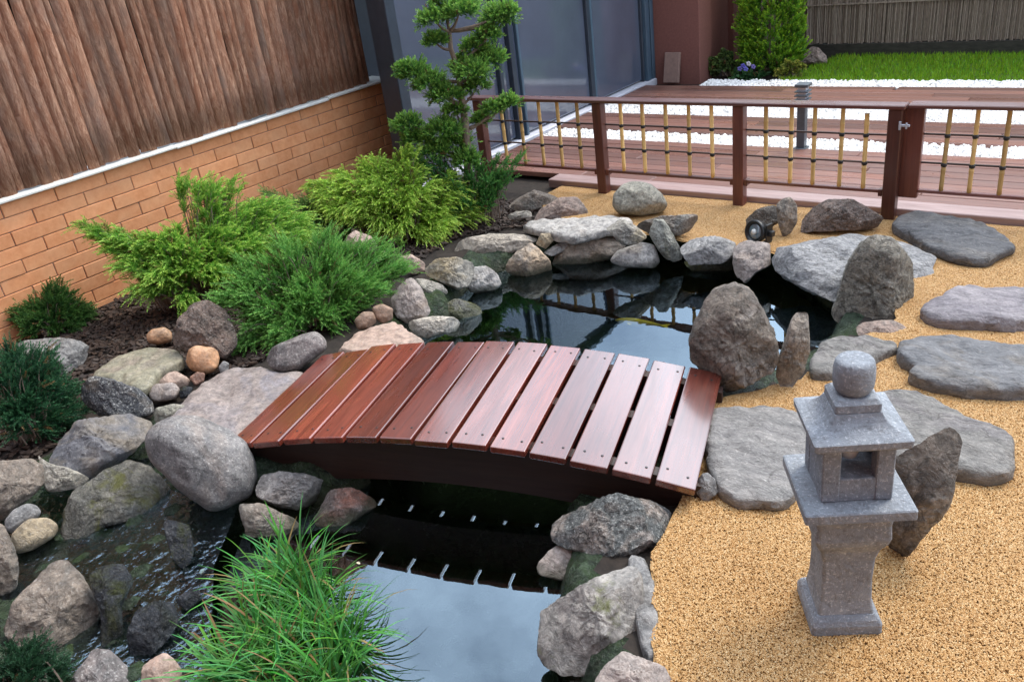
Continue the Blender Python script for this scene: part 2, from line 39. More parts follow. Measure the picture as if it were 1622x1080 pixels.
BUSHES=[["feathery",[-3.8884,2.2351,0.0],[[-3.7127,2.641,0.3852,0.053],[-3.6169,2.7476,0.2877,0.068],[-3.8438,2.0117,0.2072,0.063],[-3.7481,2.0778,0.056,0.051],[-4.0909,1.8829,0.4848,0.037],[-3.8959,2.3224,0.5746,0.045],[-3.9408,1.9432,0.2887,0.056],[-3.8713,2.1645,0.3305,0.083],[-3.69,2.3796,0.1497,0.085],[-3.6852,2.6889,0.3366,0.074],[-4.0276,1.9929,0.3758,0.094],[-4.0622,1.9327,0.4372,0.062],[-3.9253,2.0705,0.3255,0.088],[-3.8417,2.4168,0.5158,0.078],[-3.7871,2.5117,0.5067,0.052],[-3.7602,2.5585,0.3388,0.1],[-3.6568,2.638,0.251,0.114],[-3.8034,2.1824,0.2469,0.096],[-3.7546,2.3676,0.2686,0.124],[-3.8448,2.0702,0.2173,0.082],[-3.7281,2.213,0.1588,0.096],[-3.6164,2.5077,0.2153,0.099],[-3.8877,1.9354,0.1643,0.056],[-3.6109,2.7179,0.2093,0.102],[-3.8345,2.4292,0.3934,0.079]]],["lowgreen",[-3.0785,2.3085,0.0],[[-2.7687,2.6382,0.1338,0.042],[-3.2319,1.9371,0.2046,0.051],[-3.1141,1.9276,0.0249,0.045],[-2.8102,2.4995,0.1099,0.059],[-3.1747,2.0967,0.2862,0.097],[-3.1218,2.2507,0.3257,0.099],[-3.0388,2.4447,0.303,0.095],[-2.9414,2.5745,0.2074,0.097],[-2.8368,2.6307,0.1666,0.073],[-2.9088,2.4514,0.1149,0.096],[-3.017,2.2237,0.1625,0.104],[-3.1122,2.0135,0.1282,0.085],[-3.0201,2.0529,0.0313,0.08],[-2.9678,2.256,0.0273,0.1],[-3.1711,1.9849,0.225,0.079],[-2.9589,2.3845,0.2159,0.106],[-3.0077,2.1528,0.0835,0.098],[-2.8887,2.3949,0.0606,0.083]]],["bright",[-3.4475,3.345,0.0],[[-3.7434,3.04,0.3428,0.064],[-3.6611,3.053,0.234,0.079],[-3.133,3.6691,0.1145,0.052],[-3.4571,3.335,0.3278,0.094],[-3.3134,3.4114,0.2961,0.093],[-3.5493,3.1683,0.3174,0.093],[-3.6921,3.1647,0.3447,0.087],[-3.5559,3.305,0.4153,0.086],[-3.3713,3.4235,0.4066,0.1],[-3.2609,3.5373,0.2609,0.095],[-3.1835,3.6171,0.135,0.067],[-3.445,3.204,0.2775,0.114],[-3.316,3.3369,0.208,0.122],[-3.2029,3.4535,0.0846,0.095],[-3.551,3.0947,0.2301,0.092],[-3.2422,3.3412,0.0167,0.087],[-3.3816,3.1975,0.1178,0.1],[-3.7129,3.0715,0.298,0.057],[-3.185,3.5437,0.1893,0.073],[-3.1315,3.5989,0.0802,0.059]]],["greyjuniper",[-3.8504,3.1106,-0.0],[[-4.0545,2.9376,0.2938,0.066],[-3.869,3.0876,0.2031,0.089],[-3.9847,2.7852,0.143,0.087],[-3.9207,2.8645,0.0439,0.08],[-3.7202,3.0808,-0.033,0.067],[-4.0868,2.818,0.2735,0.058],[-3.9686,2.8848,0.205,0.08],[-3.8635,2.9353,0.0438,0.088],[-3.8091,2.9709,-0.0022,0.088],[-3.7255,3.1061,0.036,0.081],[-3.9352,3.0056,0.2245,0.095],[-3.8365,3.1278,0.2695,0.096],[-3.9791,2.9513,0.1616,0.081],[-3.7934,3.1016,0.1475,0.096],[-3.8704,3.0063,0.0952,0.089],[-3.7513,3.1537,0.1141,0.074]]],["darksmall",[-4.3454,1.6539,0.0],[[-4.3685,1.593,0.1129,0.07],[-4.3207,1.7188,0.1603,0.07],[-4.3079,1.7523,0.0696,0.071],[-4.2969,1.7813,0.0152,0.059],[-4.3182,1.5848,0.0553,0.069],[-4.2814,1.6814,0.0279,0.07],[-4.3862,1.5466,0.0958,0.044]]],["darkblue",[-3.3774,1.0322,0.0],[[-3.366,1.0695,0.2703,0.082],[-3.3352,1.1702,0.267,0.074],[-3.3239,1.2073,0.1205,0.076],[-3.307,1.0916,0.1454,0.088],[-3.2796,1.1811,0.0433,0.06],[-3.3057,0.993,0.1164,0.082],[-3.3055,1.0963,0.0265,0.075],[-3.4003,1.1283,0.3162,0.049],[-3.3308,1.1845,0.1893,0.065]]],["corner",[-2.0832,0.3798,-0.05],[[-2.0816,0.3885,0.0792,0.041],[-2.0716,0.4434,0.0429,0.042],[-2.0673,0.4668,-0.0471,0.037],[-2.0307,0.3891,0.0403,0.047]]],["sprig",[-3.1908,3.0027,0.0],[[-3.1766,3.0179,0.113,0.031],[-3.2015,2.9914,0.0654,0.027],[-3.1682,3.0268,0.0671,0.027]]],["rootgreen",[-3.159,3.6762,0.0],[[-3.2467,3.5349,0.3188,0.087],[-3.201,3.5346,0.1909,0.088],[-3.2989,3.5559,0.3836,0.073],[-3.1753,3.5302,0.0608,0.059],[-3.3644,3.4996,0.4145,0.065],[-3.0301,3.7869,0.2839,0.088],[-2.9131,3.8611,0.3291,0.047],[-3.0618,3.6937,0.2271,0.088],[-2.976,3.7938,0.2213,0.066],[-3.1549,3.6796,0.3002,0.081],[-3.0864,3.633,0.1382,0.081],[-3.0538,3.7006,0.1686,0.088],[-3.1526,3.5762,0.1243,0.066],[-3.1482,3.6195,0.2059,0.073]]],["dist_low",[-3.217,7.7584,0.0],[[-3.4009,7.6821,0.1193,0.094],[-3.3216,7.715,0.1405,0.094],[-3.2432,7.7475,0.0595,0.106],[-3.1646,7.7801,0.0697,0.094],[-3.4282,7.6708,0.0529,0.059],[-2.9054,7.8875,0.0297,0.081],[-2.8034,7.9298,0.0431,0.07]]],["yellowflower",[-2.6736,7.6499,0.0],[[-2.7106,7.637,0.079,0.067],[-2.6401,7.6616,0.0629,0.067],[-2.7502,7.6232,0.0493,0.056]]]]
PADS=[[-3.1192,3.7326,1.1491,0.085],[-3.2213,3.643,1.1348,0.068],[-3.2537,3.6614,1.0151,0.052],[-3.2123,3.734,1.2234,0.061],[-3.0117,3.9459,1.0792,0.077],[-2.9556,3.9424,1.1169,0.048],[-3.0383,3.8662,1.0072,0.056],[-3.1326,3.8418,0.9465,0.06],[-3.0865,3.8815,0.8702,0.078],[-3.0848,3.7317,0.832,0.077],[-3.1001,3.7735,0.7544,0.053],[-3.1728,3.7767,0.8675,0.057],[-3.3666,3.5757,0.8645,0.07],[-3.3632,3.4928,0.9018,0.041],[-3.2762,3.5809,0.8055,0.07],[-3.2234,3.6354,0.7248,0.078],[-3.2234,3.7074,0.6268,0.054],[-2.9879,3.8967,0.6332,0.05],[-3.0399,3.8222,0.6107,0.05],[-3.1463,3.8275,0.5489,0.048],[-3.4254,3.5052,0.5923,0.065],[-3.4138,3.5606,0.4983,0.073],[-3.2486,3.6078,0.5362,0.079],[-3.2714,3.7177,0.4251,0.081],[-3.3127,3.5838,0.4304,0.065],[-3.1681,3.6795,0.3555,0.066]]
TRUNK=[[-3.219, 3.6941, -0.0123], [-3.2101, 3.7019, 0.175], [-3.1924, 3.7173, 0.362], [-3.1826, 3.7258, 0.5261], [-3.1804, 3.7278, 0.6691], [-3.1801, 3.728, 0.7915], [-3.1844, 3.7243, 0.895], [-3.1968, 3.7134, 0.9713], [-3.1913, 3.7182, 1.063]]
TUFTS=[[-1.8538, 1.0053], [-1.8649, 1.0895], [-1.7099, 1.0269], [-1.5539, 0.9792], [-1.6323, 0.9096], [-1.7475, 0.8705], [-1.6244, 0.7913], [-1.6842, 0.7335], [-1.4572, 0.8639], [-1.5002, 0.7715]]

# ------------------------------------------------------------------ helpers
RNG = np.random.default_rng(11); random.seed(4)
def tag(o, label=None, cat=None, group=None, kind=None):
    for k, v in (('label', label), ('category', cat), ('group', group), ('kind', kind)):
        if v: o[k] = v
    return o
def link(name, data, parent=None, loc=None, rot=None):
    o = bpy.data.objects.new(name, data); COL.objects.link(o)
    if parent: o.parent = parent
    if loc is not None: o.location = loc
    if rot is not None: o.rotation_euler = rot
    return o
def thing(name, label, cat, loc=(0, 0, 0), rz=0, group=None):
    return tag(link(name, None, loc=loc, rot=(0, 0, rz)), label, cat, group)
def me(name, verts, faces, m=None, smooth=False):
    d = bpy.data.meshes.new(name); d.from_pydata([tuple(v) for v in verts], [], faces)
    if m: d.materials.append(m)
    if smooth: d.shade_smooth()
    return d
def bme(name, bm, m=None, smooth=False):
    d = bpy.data.meshes.new(name); bm.to_mesh(d); bm.free()
    if m: d.materials.append(m)
    if smooth: d.shade_smooth()
    return d
def add_box(bm, lo, hi, bev=0, mat=None, seg=1):
    r = bmesh.ops.create_cube(bm, size=1); vs_ = r['verts']
    c = [(a+b)/2 for a, b in zip(lo, hi)]; s = [b-a for a, b in zip(lo, hi)]
    for v in vs_: v.co = Vector((v.co.x*s[0]+c[0], v.co.y*s[1]+c[1], v.co.z*s[2]+c[2]))
    if bev:
        es = list({e for v in vs_ for e in v.link_edges})
        r = bmesh.ops.bevel(bm, geom=es, offset=bev, segments=seg, affect='EDGES', profile=.5); vs_ = r['verts']
    if mat is not None: bmesh.ops.transform(bm, matrix=mat, verts=vs_)
    return vs_
def box(name, lo, hi, m, bev=0, seg=1):
    bm = bmesh.new(); add_box(bm, lo, hi, bev, None, seg); return bme(name, bm, m)
def tube_data(pts, rad, n=8, close=True):
    V, F = [], []; pts = [Vector(p) for p in pts]
    up = Vector((0.3, 0.2, 1)).normalized()
    for i, p in enumerate(pts):
        t = (pts[min(i+1, len(pts)-1)]-pts[max(i-1, 0)]).normalized()
        a = t.cross(up); a = a.normalized() if a.length > 1e-3 else t.orthogonal().normalized(); b = t.cross(a)
        r_ = rad[i] if hasattr(rad, '__len__') else rad
        for k in range(n):
            w = 2*math.pi*k/n; V.append(p+a*math.cos(w)*r_+b*math.sin(w)*r_)
    for i in range(len(pts)-1):
        for k in range(n):
            F.append((i*n+k, i*n+(k+1) % n, (i+1)*n+(k+1) % n, (i+1)*n+k))
    if close: F.append(tuple(range(n))[::-1]); F.append(tuple(range((len(pts)-1)*n, len(pts)*n)))
    return V, F
def merge(parts):
    V, F = [], []
    for v, f in parts:
        o = len(V); V += list(v); F += [tuple(i+o for i in q) for q in f]
    return V, F
def lathe(prof, n=24):
    V, F = [], []
    for r_, z in prof:
        for k in range(n): V.append((r_*math.cos(2*math.pi*k/n), r_*math.sin(2*math.pi*k/n), z))
    for i in range(len(prof)-1):
        for k in range(n): F.append((i*n+k, i*n+(k+1) % n, (i+1)*n+(k+1) % n, (i+1)*n+k))
    F.append(tuple(range(n))[::-1]); F.append(tuple(range((len(prof)-1)*n, len(prof)*n)))
    return V, F
def sq_loft(prof, corner=.12, k=4):
    # rounded-square rings: (half side, z)
    V, F = [], []; n = 4*k
    for h, z in prof:
        c = h*corner
        for q in range(4):
            for j in range(k):
                a = (q+j/(k-1))*math.pi/2
                cx, cy = [(1, 1), (-1, 1), (-1, -1), (1, -1)][q]
                V.append((cx*(h-c)+c*math.cos(a), cy*(h-c)+c*math.sin(a), z))
    for i in range(len(prof)-1):
        for j in range(n): F.append((i*n+j, i*n+(j+1) % n, (i+1)*n+(j+1) % n, (i+1)*n+j))
    F.append(tuple(range(n))[::-1]); F.append(tuple(range((len(prof)-1)*n, len(prof)*n)))
    return V, F
# ------------------------------------------------------------------ materials
class NB:
    def __init__(s, name):
        s.m = bpy.data.materials.new(name); s.m.use_nodes = True; s.t = s.m.node_tree; s.n = s.t.nodes
        s.p = s.n['Principled BSDF']; s.out = s.n['Material Output']
    def new(s, ty, **k):
        x = s.n.new('ShaderNode'+ty)
        for a, v in k.items(): setattr(x, a, v)
        return x
    def ln(s, a, b): s.t.links.new(a, b)
    def set(s, **k):
        for a, v in k.items(): s.p.inputs[a.replace('_', ' ')].default_value = v
    def coords(s, scale=(1, 1, 1), rnd=True, src='Object'):
        tc = s.new('TexCoord'); mp = s.new('Mapping'); mp.inputs['Scale'].default_value = scale
        s.ln(tc.outputs[src], mp.inputs['Vector'])
        if rnd:
            oi = s.new('ObjectInfo'); mu = s.new('Math', operation='MULTIPLY'); mu.inputs[1].default_value = 37.0
            s.ln(oi.outputs['Random'], mu.inputs[0]); cb = s.new('CombineXYZ')
            for i in range(3): s.ln(mu.outputs[0], cb.inputs[i])
            ad = s.new('VectorMath', operation='ADD'); s.ln(mp.outputs[0], ad.inputs[0]); s.ln(cb.outputs[0], ad.inputs[1]); return ad.outputs[0]
        return mp.outputs[0]
    def noise(s, vec, scale, detail=6, rough=.6, dist=0):
        x = s.new('TexNoise'); x.inputs['Scale'].default_value = scale; x.inputs['Detail'].default_value = detail
        x.inputs['Roughness'].default_value = rough; x.inputs['Distortion'].default_value = dist; s.ln(vec, x.inputs['Vector']); return x.outputs['Fac']
    def voro(s, vec, scale, feat='F1', out='Distance'):
        x = s.new('TexVoronoi', feature=feat); x.inputs['Scale'].default_value = scale; s.ln(vec, x.inputs['Vector']); return x.outputs[out]
    def ramp(s, fac, stops):
        x = s.new('ValToRGB'); e = x.color_ramp.elements
        while len(e) < len(stops): e.new(.5)
        for q, (p, c) in zip(e, stops): q.position = p; q.color = (*c, 1) if len(c) == 3 else c
        s.ln(fac, x.inputs[0]); return x.outputs[0]
    def mix(s, fac, a, b, mode='MIX'):
        x = s.new('Mix', data_type='RGBA', blend_type=mode)
        for sock, v in ((x.inputs[0], fac), (x.inputs[6], a), (x.inputs[7], b)):
            if hasattr(v, 'links') or hasattr(v, 'is_linked'): s.ln(v, sock)
            elif isinstance(v, (int, float)): sock.default_value = v
            else: sock.default_value = (*v, 1)
        return x.outputs[2]
    def bump(s, hgt, strength=.5, dist=.01, prev=None):
        x = s.new('Bump'); x.inputs['Strength'].default_value = strength; x.inputs['Distance'].default_value = dist
        s.ln(hgt, x.inputs['Height'])
        if prev is not None: s.ln(prev, x.inputs['Normal'])
        return x.outputs[0]
    def fin(s, col=None, nrm=None, rough=None):
        if col is not None:
            if hasattr(col, 'is_linked'): s.ln(col, s.p.inputs['Base Color'])
            else: s.set(Base_Color=(*col, 1))
        if nrm is not None: s.ln(nrm, s.p.inputs['Normal'])
        if rough is not None:
            if hasattr(rough, 'is_linked'): s.ln(rough, s.p.inputs['Roughness'])
            else: s.set(Roughness=rough)
        return s.m
BW = lambda lo, hi: [(lo, (0, 0, 0)), (hi, (1, 1, 1))]
def rock_mat(name, c1, c2, c3, speck=(.55, .53, .5), sp=.35, dark=(.03, .03, .03), dk=.3, rough=.75, moss=None, mossamt=.5, sc=1.0, stretch=(1, 1, 1), bumps=1.0, mot=None):
    mot = min(1, .45+.35*bumps) if mot is None else mot; rough -= .12
    b = NB(name); v = b.coords(stretch)
    n1 = b.noise(v, 7*sc, 9, .68, .4); n2 = b.noise(v, 19*sc, 8, .7, .8); n3 = b.noise(v, 4*sc, 4, .6, 1.2)
    col = b.ramp(n1, [(.3, c1), (.5, tuple((x+y)/2 for x, y in zip(c1, c2))), (.68, c2)])
    col = b.mix(b.ramp(n3, BW(.5, .66)), col, c3)
    f1 = b.noise(v, 130, 3, .75); f2 = b.noise(v, 75, 4, .7, .3)
    m1 = b.ramp(f1, BW(.55, .66)); x = b.new('Math', operation='MULTIPLY'); b.ln(m1, x.inputs[0]); x.inputs[1].default_value = sp
    col = b.mix(x.outputs[0], col, speck)
    m2 = b.ramp(f2, [(.34, (1, 1, 1)), (.46, (0, 0, 0))]); y = b.new('Math', operation='MULTIPLY'); b.ln(m2, y.inputs[0]); y.inputs[1].default_value = dk
    col = b.mix(y.outputs[0], col, dark)
    mo = b.ramp(b.noise(v, 30*sc, 5, .75, .5), [(.36, (.42, .42, .42)), (.5, (.95, .95, .95)), (.64, (1.45, 1.42, 1.38))]); col = b.mix(mot, col, b.mix(1.0, col, mo, 'MULTIPLY'))
    pit = b.ramp(b.voro(v, 46*sc), [(.12, (.35, .35, .35)), (.3, (1, 1, 1))]); col = b.mix(mot*.55, col, b.mix(1.0, col, pit, 'MULTIPLY'))
    if moss:
        mm = b.ramp(b.noise(v, 6*sc, 7, .7, .6), BW(.62-.22*mossamt, .72-.2*mossamt)); col = b.mix(mm, col, moss)
    nz = b.new('TexNoise'); nz.inputs['Scale'].default_value = 7; nz.inputs['Detail'].default_value = 4; b.ln(v, nz.inputs['Vector'])
    sc_ = b.new('VectorMath', operation='SCALE'); sc_.inputs['Scale'].default_value = .22; b.ln(nz.outputs['Color'], sc_.inputs[0]); ad = b.new('VectorMath', operation='ADD'); b.ln(v, ad.inputs[0]); b.ln(sc_.outputs[0], ad.inputs[1])
    ck = b.ramp(b.voro(ad.outputs[0], 5.5*sc, 'DISTANCE_TO_EDGE'), [(.0, (.25, .23, .2)), (.022, (1, 1, 1))]); cw = min(1, max(0, bumps-.55)*.9)
    ckm = b.mix(b.ramp(n3, BW(.42, .56)), (1, 1, 1), ck); col = b.mix(cw, col, b.mix(1.0, col, ckm, 'MULTIPLY'))
    ge = b.new('NewGeometry'); sx = b.new('SeparateXYZ'); b.ln(ge.outputs['Position'], sx.inputs[0]); zz = b.new('Math', operation='MULTIPLY_ADD'); b.ln(n2, zz.inputs[0]); zz.inputs[1].default_value = .07; b.ln(sx.outputs['Z'], zz.inputs[2])
    tide = b.new('MapRange'); tide.inputs['From Min'].default_value = -.085; tide.inputs['From Max'].default_value = -.055; tide.inputs['To Min'].default_value = .75; tide.inputs['To Max'].default_value = 0.0; b.ln(zz.outputs[0], tide.inputs['Value'])
    col = b.mix(tide.outputs[0], col, (.035, .04, .02))      # damp algae line on the stones standing in the water
    nr = b.bump(n2, .8*bumps, .02); nr = b.bump(ckm, .5*cw, .006, nr); nr = b.bump(f2, .5*bumps, .004, nr); nr = b.bump(f1, .4*bumps, .002, nr)
    b.set(Specular_IOR_Level=.35)
    rr = b.ramp(n1, [(.3, (rough-.15,)*3), (.7, (min(1, rough+.12),)*3)])
    return b.fin(col, nr, rr)
G_ = lambda x, w=0, k=0: (x+w, x, x-w-k)
RM = dict(
 grey=rock_mat('grey_rock', G_(.15), G_(.27, .008), G_(.2, .015)),
 greyflat=rock_mat('grey_flat_rock', G_(.22, .005), G_(.34, .005), G_(.26, .01), sp=.3),
 olive=rock_mat('olive_slab', (.2, .19, .135), (.29, .265, .19), (.25, .21, .165), sp=.25, dk=.15, bumps=.6),
 speck=rock_mat('speckled_rock', (.045, .05, .06), (.1, .1, .105), (.2, .17, .14), speck=(.6, .6, .56), sp=.8, dk=.6, sc=1.6),
 dark=rock_mat('dark_slab', (.075, .078, .095), (.15, .148, .155), (.17, .145, .115), sp=.2, dk=.25, bumps=.6),
 granite=rock_mat('granite', (.12, .118, .122), (.235, .222, .212), (.23, .2, .18), sp=.5, dk=.5, bumps=.6),
 granitepink=rock_mat('pink_granite', (.14, .122, .115), (.27, .235, .22), (.12, .112, .11), sp=.55, dk=.5, bumps=.7),
 orange=rock_mat('orange_stone', (.42, .19, .085), (.52, .32, .19), (.34, .22, .14), sp=.15, dk=.08, rough=.6, bumps=.4),
 rough=rock_mat('rough_brown_rock', (.1, .07, .058), (.24, .175, .14), (.14, .12, .1), sp=.4, dk=.75, bumps=1.7),
 pink=rock_mat('pinkish_stone', (.34, .23, .18), (.46, .35, .28), (.3, .24, .2), sp=.2, dk=.12, bumps=.6),
 palepink=rock_mat('pale_pink_stone', (.25, .215, .195), (.4, .34, .305), (.28, .22, .18), sp=.3, dk=.2, bumps=.8),
 rust=rock_mat('rusty_stone', (.2, .1, .07), (.3, .17, .12), (.2, .14, .1), dk=.2),
 brownslab=rock_mat('brown_slab', (.2, .165, .15), (.3, .25, .225), (.22, .2, .21), sp=.25, dk=.25, bumps=.6),
 pale=rock_mat('pale_rock', (.24, .22, .18), (.42, .385, .33), (.26, .25, .2), sp=.45, dk=.3),
 cream=rock_mat('cream_rock', (.38, .34, .28), (.52, .47, .4), (.38, .35, .31), sp=.25, dk=.15),
 wet=rock_mat('wet_black_rock', (.02, .024, .03), (.055, .06, .07), (.03, .035, .03), sp=.12, dk=.5, rough=.2, bumps=2.2, moss=(.04, .045, .012), mossamt=.35),
 brown=rock_mat('brown_rock', (.14, .115, .092), (.25, .205, .165), (.17, .16, .14), sp=.3, dk=.35),
 browndark=rock_mat('dark_brown_rock', (.06, .05, .04), (.12, .1, .08), (.08, .07, .06)),
 brownpeb=rock_mat('brown_pebble', (.22, .14, .095), (.33, .22, .155), (.2, .16, .13), sp=.2, dk=.2, bumps=.4),
 mossy=rock_mat('mossy_rock', (.07, .07, .06), (.16, .15, .125), (.08, .08, .07), sp=.2, dk=.3, rough=.3, moss=(.095, .095, .025), mossamt=.5, bumps=1.2),
 tan=rock_mat('tan_rock', (.26, .2, .13), (.4, .33, .22), (.29, .26, .2), sp=.3, dk=.25),
 redwedge=rock_mat('red_wedge_rock', (.12, .09, .08), (.21, .165, .145), (.27, .12, .085), sp=.3, dk=.35),
 mottle=rock_mat('mottled_rock', (.07, .078, .08), (.19, .2, .195), (.33, .28, .245), speck=(.62, .62, .6), sp=.65, dk=.65, sc=1.7, bumps=1.5),
 corner=rock_mat('algae_rock', (.18, .175, .17), (.36, .335, .3), (.2, .175, .16), sp=.35, dk=.2, moss=(.13, .14, .05), mossamt=.3, bumps=.9),
 greytan=rock_mat('grey_tan_rock', (.2, .19, .165), (.38, .35, .3), (.34, .27, .16), sp=.35, dk=.3),
 palegrey=rock_mat('pale_grey_rock', (.29, .28, .265), (.46, .435, .405), (.32, .29, .26), sp=.35, dk=.25),
 pinkslab=rock_mat('pinkish_slab', (.33, .225, .175), (.42, .31, .25), (.32, .25, .2), sp=.2, dk=.15, bumps=.5),
 tanslab=rock_mat('tan_slab', (.3, .26, .21), (.46, .41, .345), (.28, .24, .2), sp=.3, dk=.25),
 tanorange=rock_mat('tan_orange_rock', (.36, .25, .16), (.48, .37, .26), (.33, .28, .23), sp=.25, dk=.25),
 wedge=rock_mat('wedge_rock', (.23, .18, .135), (.42, .365, .3), (.27, .2, .14), sp=.25, dk=.3),
 greygreen=rock_mat('grey_green_rock', (.2, .205, .18), (.34, .335, .29), (.22, .22, .17), sp=.4, dk=.35),
 bigflat=rock_mat('broad_pale_rock', (.2, .205, .215), (.35, .35, .355), (.27, .27, .27), sp=.5, dk=.55, stretch=(1, 1.8, 1.8), bumps=1.2),
 standing=rock_mat('standing_rock', (.14, .13, .105), (.28, .255, .21), (.19, .18, .15), sp=.45, dk=.7, bumps=1.5),
 brownpink=rock_mat('brown_pink_rock', (.21, .15, .125), (.33, .25, .21), (.24, .2, .17), sp=.25, dk=.4),
 layer=rock_mat('layered_stone', (.14, .135, .125), (.25, .235, .215), (.19, .175, .17), sp=.3, dk=.4, stretch=(.75, 1.5, 1.5), mot=.5, bumps=1.2),
 browngrey=rock_mat('brown_grey_rock', (.18, .15, .12), (.31, .265, .22), (.22, .2, .17), sp=.35, dk=.4, bumps=1.2),
 bigbrown=rock_mat('big_brown_rock', (.1, .085, .068), (.24, .2, .165), (.28, .25, .225), sp=.25, dk=.45, bumps=1.5),
 dome=rock_mat('dome_rock', (.22, .21, .165), (.36, .34, .28), (.27, .26, .21), sp=.4, dk=.4),
 slate=rock_mat('slate', (.07, .075, .085), (.15, .15, .155), (.2, .19, .18), sp=.25, dk=.4, stretch=(.75, 1.5, 1.5), mot=.5, bumps=1.3),
 purple=rock_mat('purple_stone', (.15, .135, .155), (.3, .275, .285), (.2, .185, .2), sp=.3, dk=.35, stretch=(.75, 1.5, 1.5), mot=.5),
 darkstep=rock_mat('dark_step_stone', (.1, .105, .115), (.2, .2, .205), (.17, .155, .14), sp=.2, dk=.35, stretch=(.75, 1.5, 1.5), mot=.5),
 stepgrey=rock_mat('grey_step_stone', (.15, .145, .14), (.27, .255, .24), (.19, .18, .175), sp=.4, dk=.4, stretch=(.75, 1.5, 1.5), mot=.5),
 leaning=rock_mat('leaning_rock', (.085, .07, .06), (.19, .16, .135), (.28, .25, .21), sp=.25, dk=.4, bumps=1.4))
def simple(name, col, rough=.6, var=.25, scale=20, bump=.2, metal=0, stretch=(1, 1, 1), spec=.5, coat=0):
    b = NB(name); v = b.coords(stretch); n = b.noise(v, scale, 7, .65)
    c = b.ramp(n, [(.3, tuple(x*(1-var) for x in col)), (.7, tuple(min(1, x*(1+var)) for x in col))])
    b.set(Metallic=metal, Specular_IOR_Level=spec, Coat_Weight=coat, Coat_Roughness=.12)
    return b.fin(c, b.bump(n, bump, .004), rough)
def wood_mat(name, c1, c2, rough, axis, coat=.0, bump=.35, fine=1.0):
    st = [70*fine, 70*fine, 70*fine]; st[axis] = 3*fine
    b = NB(name); v = b.coords(tuple(st)); n = b.noise(v, 1, 7, .65, .6)
    lo = [6, 6, 6]; lo[axis] = 1.2; n2 = b.noise(b.coords(tuple(lo)), 1, 5, .65, .8)
    c = b.ramp(n, [(.3, c1), (.7, c2)])
    oi = b.new('ObjectInfo'); mr = b.new('MapRange'); mr.inputs['To Min'].default_value = .62; mr.inputs['To Max'].default_value = 1.35
    b.ln(oi.outputs['Random'], mr.inputs['Value'])
    hs = b.new('HueSaturation'); b.ln(c, hs.inputs['Color']); b.ln(mr.outputs[0], hs.inputs['Value'])
    col = b.mix(b.ramp(n2, [(.4, (0, 0, 0)), (.75, (.55, .55, .55))]), hs.outputs[0], tuple(x*.45 for x in c1))
    b.set(Coat_Weight=coat, Coat_Roughness=.16, Coat_IOR=1.5)
    rr = b.ramp(n2, [(.3, (max(.05, rough-.12),)*3), (.7, (min(1, rough+.2),)*3)])
    return b.fin(col, b.bump(n, bump, .0025, b.bump(n2, .25, .006)), rr)
PLANK = wood_mat('wet_red_plank', (.1, .018, .012), (.26, .058, .034), .22, 1, coat=1, bump=.3)
PLANK.node_tree.nodes['Principled BSDF'].inputs['Coat IOR'].default_value = 1.72
BEAM = wood_mat('dark_beam', (.03, .014, .011), (.06, .028, .02), .5, 0, bump=.3)
POST = wood_mat('red_brown_post', (.075, .02, .014), (.15, .045, .028), .4, 2, coat=.2)
RAIL = wood_mat('red_brown_rail', (.1, .032, .026), (.19, .07, .055), .3, 0, coat=.5)
DECK = wood_mat('wet_deck', (.15, .07, .053), (.26, .132, .1), .3, 0, coat=.25, bump=.2)
DECKPINK = wood_mat('pinkish_deck', (.21, .135, .125), (.33, .235, .22), .4, 0, coat=.2, bump=.3)
BAMBOO = wood_mat('bamboo', (.55, .33, .1), (.8, .58, .25), .4, 2, bump=.1)
def bark_mat():
    b = NB('bark_slat'); v = b.coords((48, 48, 9)); n = b.noise(v, 1, 10, .75, 1.8)
    v2 = b.coords((14, 14, 5)); n2 = b.noise(v2, 1, 7, .7, 1.0); n3 = b.noise(b.coords((5, 5, 3)), 1, 5, .6, .5)
    c = b.ramp(n, [(.3, (.11, .05, .032)), (.46, (.34, .17, .105)), (.68, (.6, .38, .265))])
    c = b.mix(b.ramp(n2, BW(.48, .64)), c, (.3, .13, .075))
    c = b.mix(b.ramp(n3, [(.5, (0, 0, 0)), (.7, (.6, .6, .6))]), c, (.24, .19, .16))
    oi = b.new('ObjectInfo'); hs = b.new('HueSaturation'); mr = b.new('MapRange'); mr.inputs['To Min'].default_value = .7; mr.inputs['To Max'].default_value = 1.3
    b.ln(oi.outputs['Random'], mr.inputs['Value']); b.ln(mr.outputs[0], hs.inputs['Value']); b.ln(c, hs.inputs['Color'])
    b.set(Specular_IOR_Level=.2)
    return b.fin(hs.outputs[0], b.bump(n, 1, .012, b.bump(n2, .9, .02)), .85)
BARK = bark_mat()
def brick_mat():
    b = NB('orange_brick'); v = b.coords(); n = b.noise(v, 22, 7, .7); n2 = b.noise(v, 5, 4, .6)
    c = b.ramp(n, [(.3, (.66, .265, .11)), (.7, (.82, .385, .185))])
    c = b.mix(b.ramp(n2, [(.45, (0, 0, 0)), (.7, (.5, .5, .5))]), c, (.8, .44, .24))
    oi = b.new('ObjectInfo'); hs = b.new('HueSaturation'); mr = b.new('MapRange'); mr.inputs['To Min'].default_value = .92; mr.inputs['To Max'].default_value = 1.1
    b.ln(oi.outputs['Random'], mr.inputs['Value']); b.ln(mr.outputs[0], hs.inputs['Value']); b.ln(c, hs.inputs['Color'])
    b.set(Specular_IOR_Level=.3)
    return b.fin(hs.outputs[0], b.bump(n, .3, .003), .75)
BRICK = brick_mat()
MORTAR = simple('mortar', (.3, .2, .145), .9, .3, 60)
COPING = simple('glazed_coping', (.72, .73, .69), .3, .12, 12, .1)
SOIL = simple('dark_soil', (.022, .016, .012), .95, .5, 30, .8)
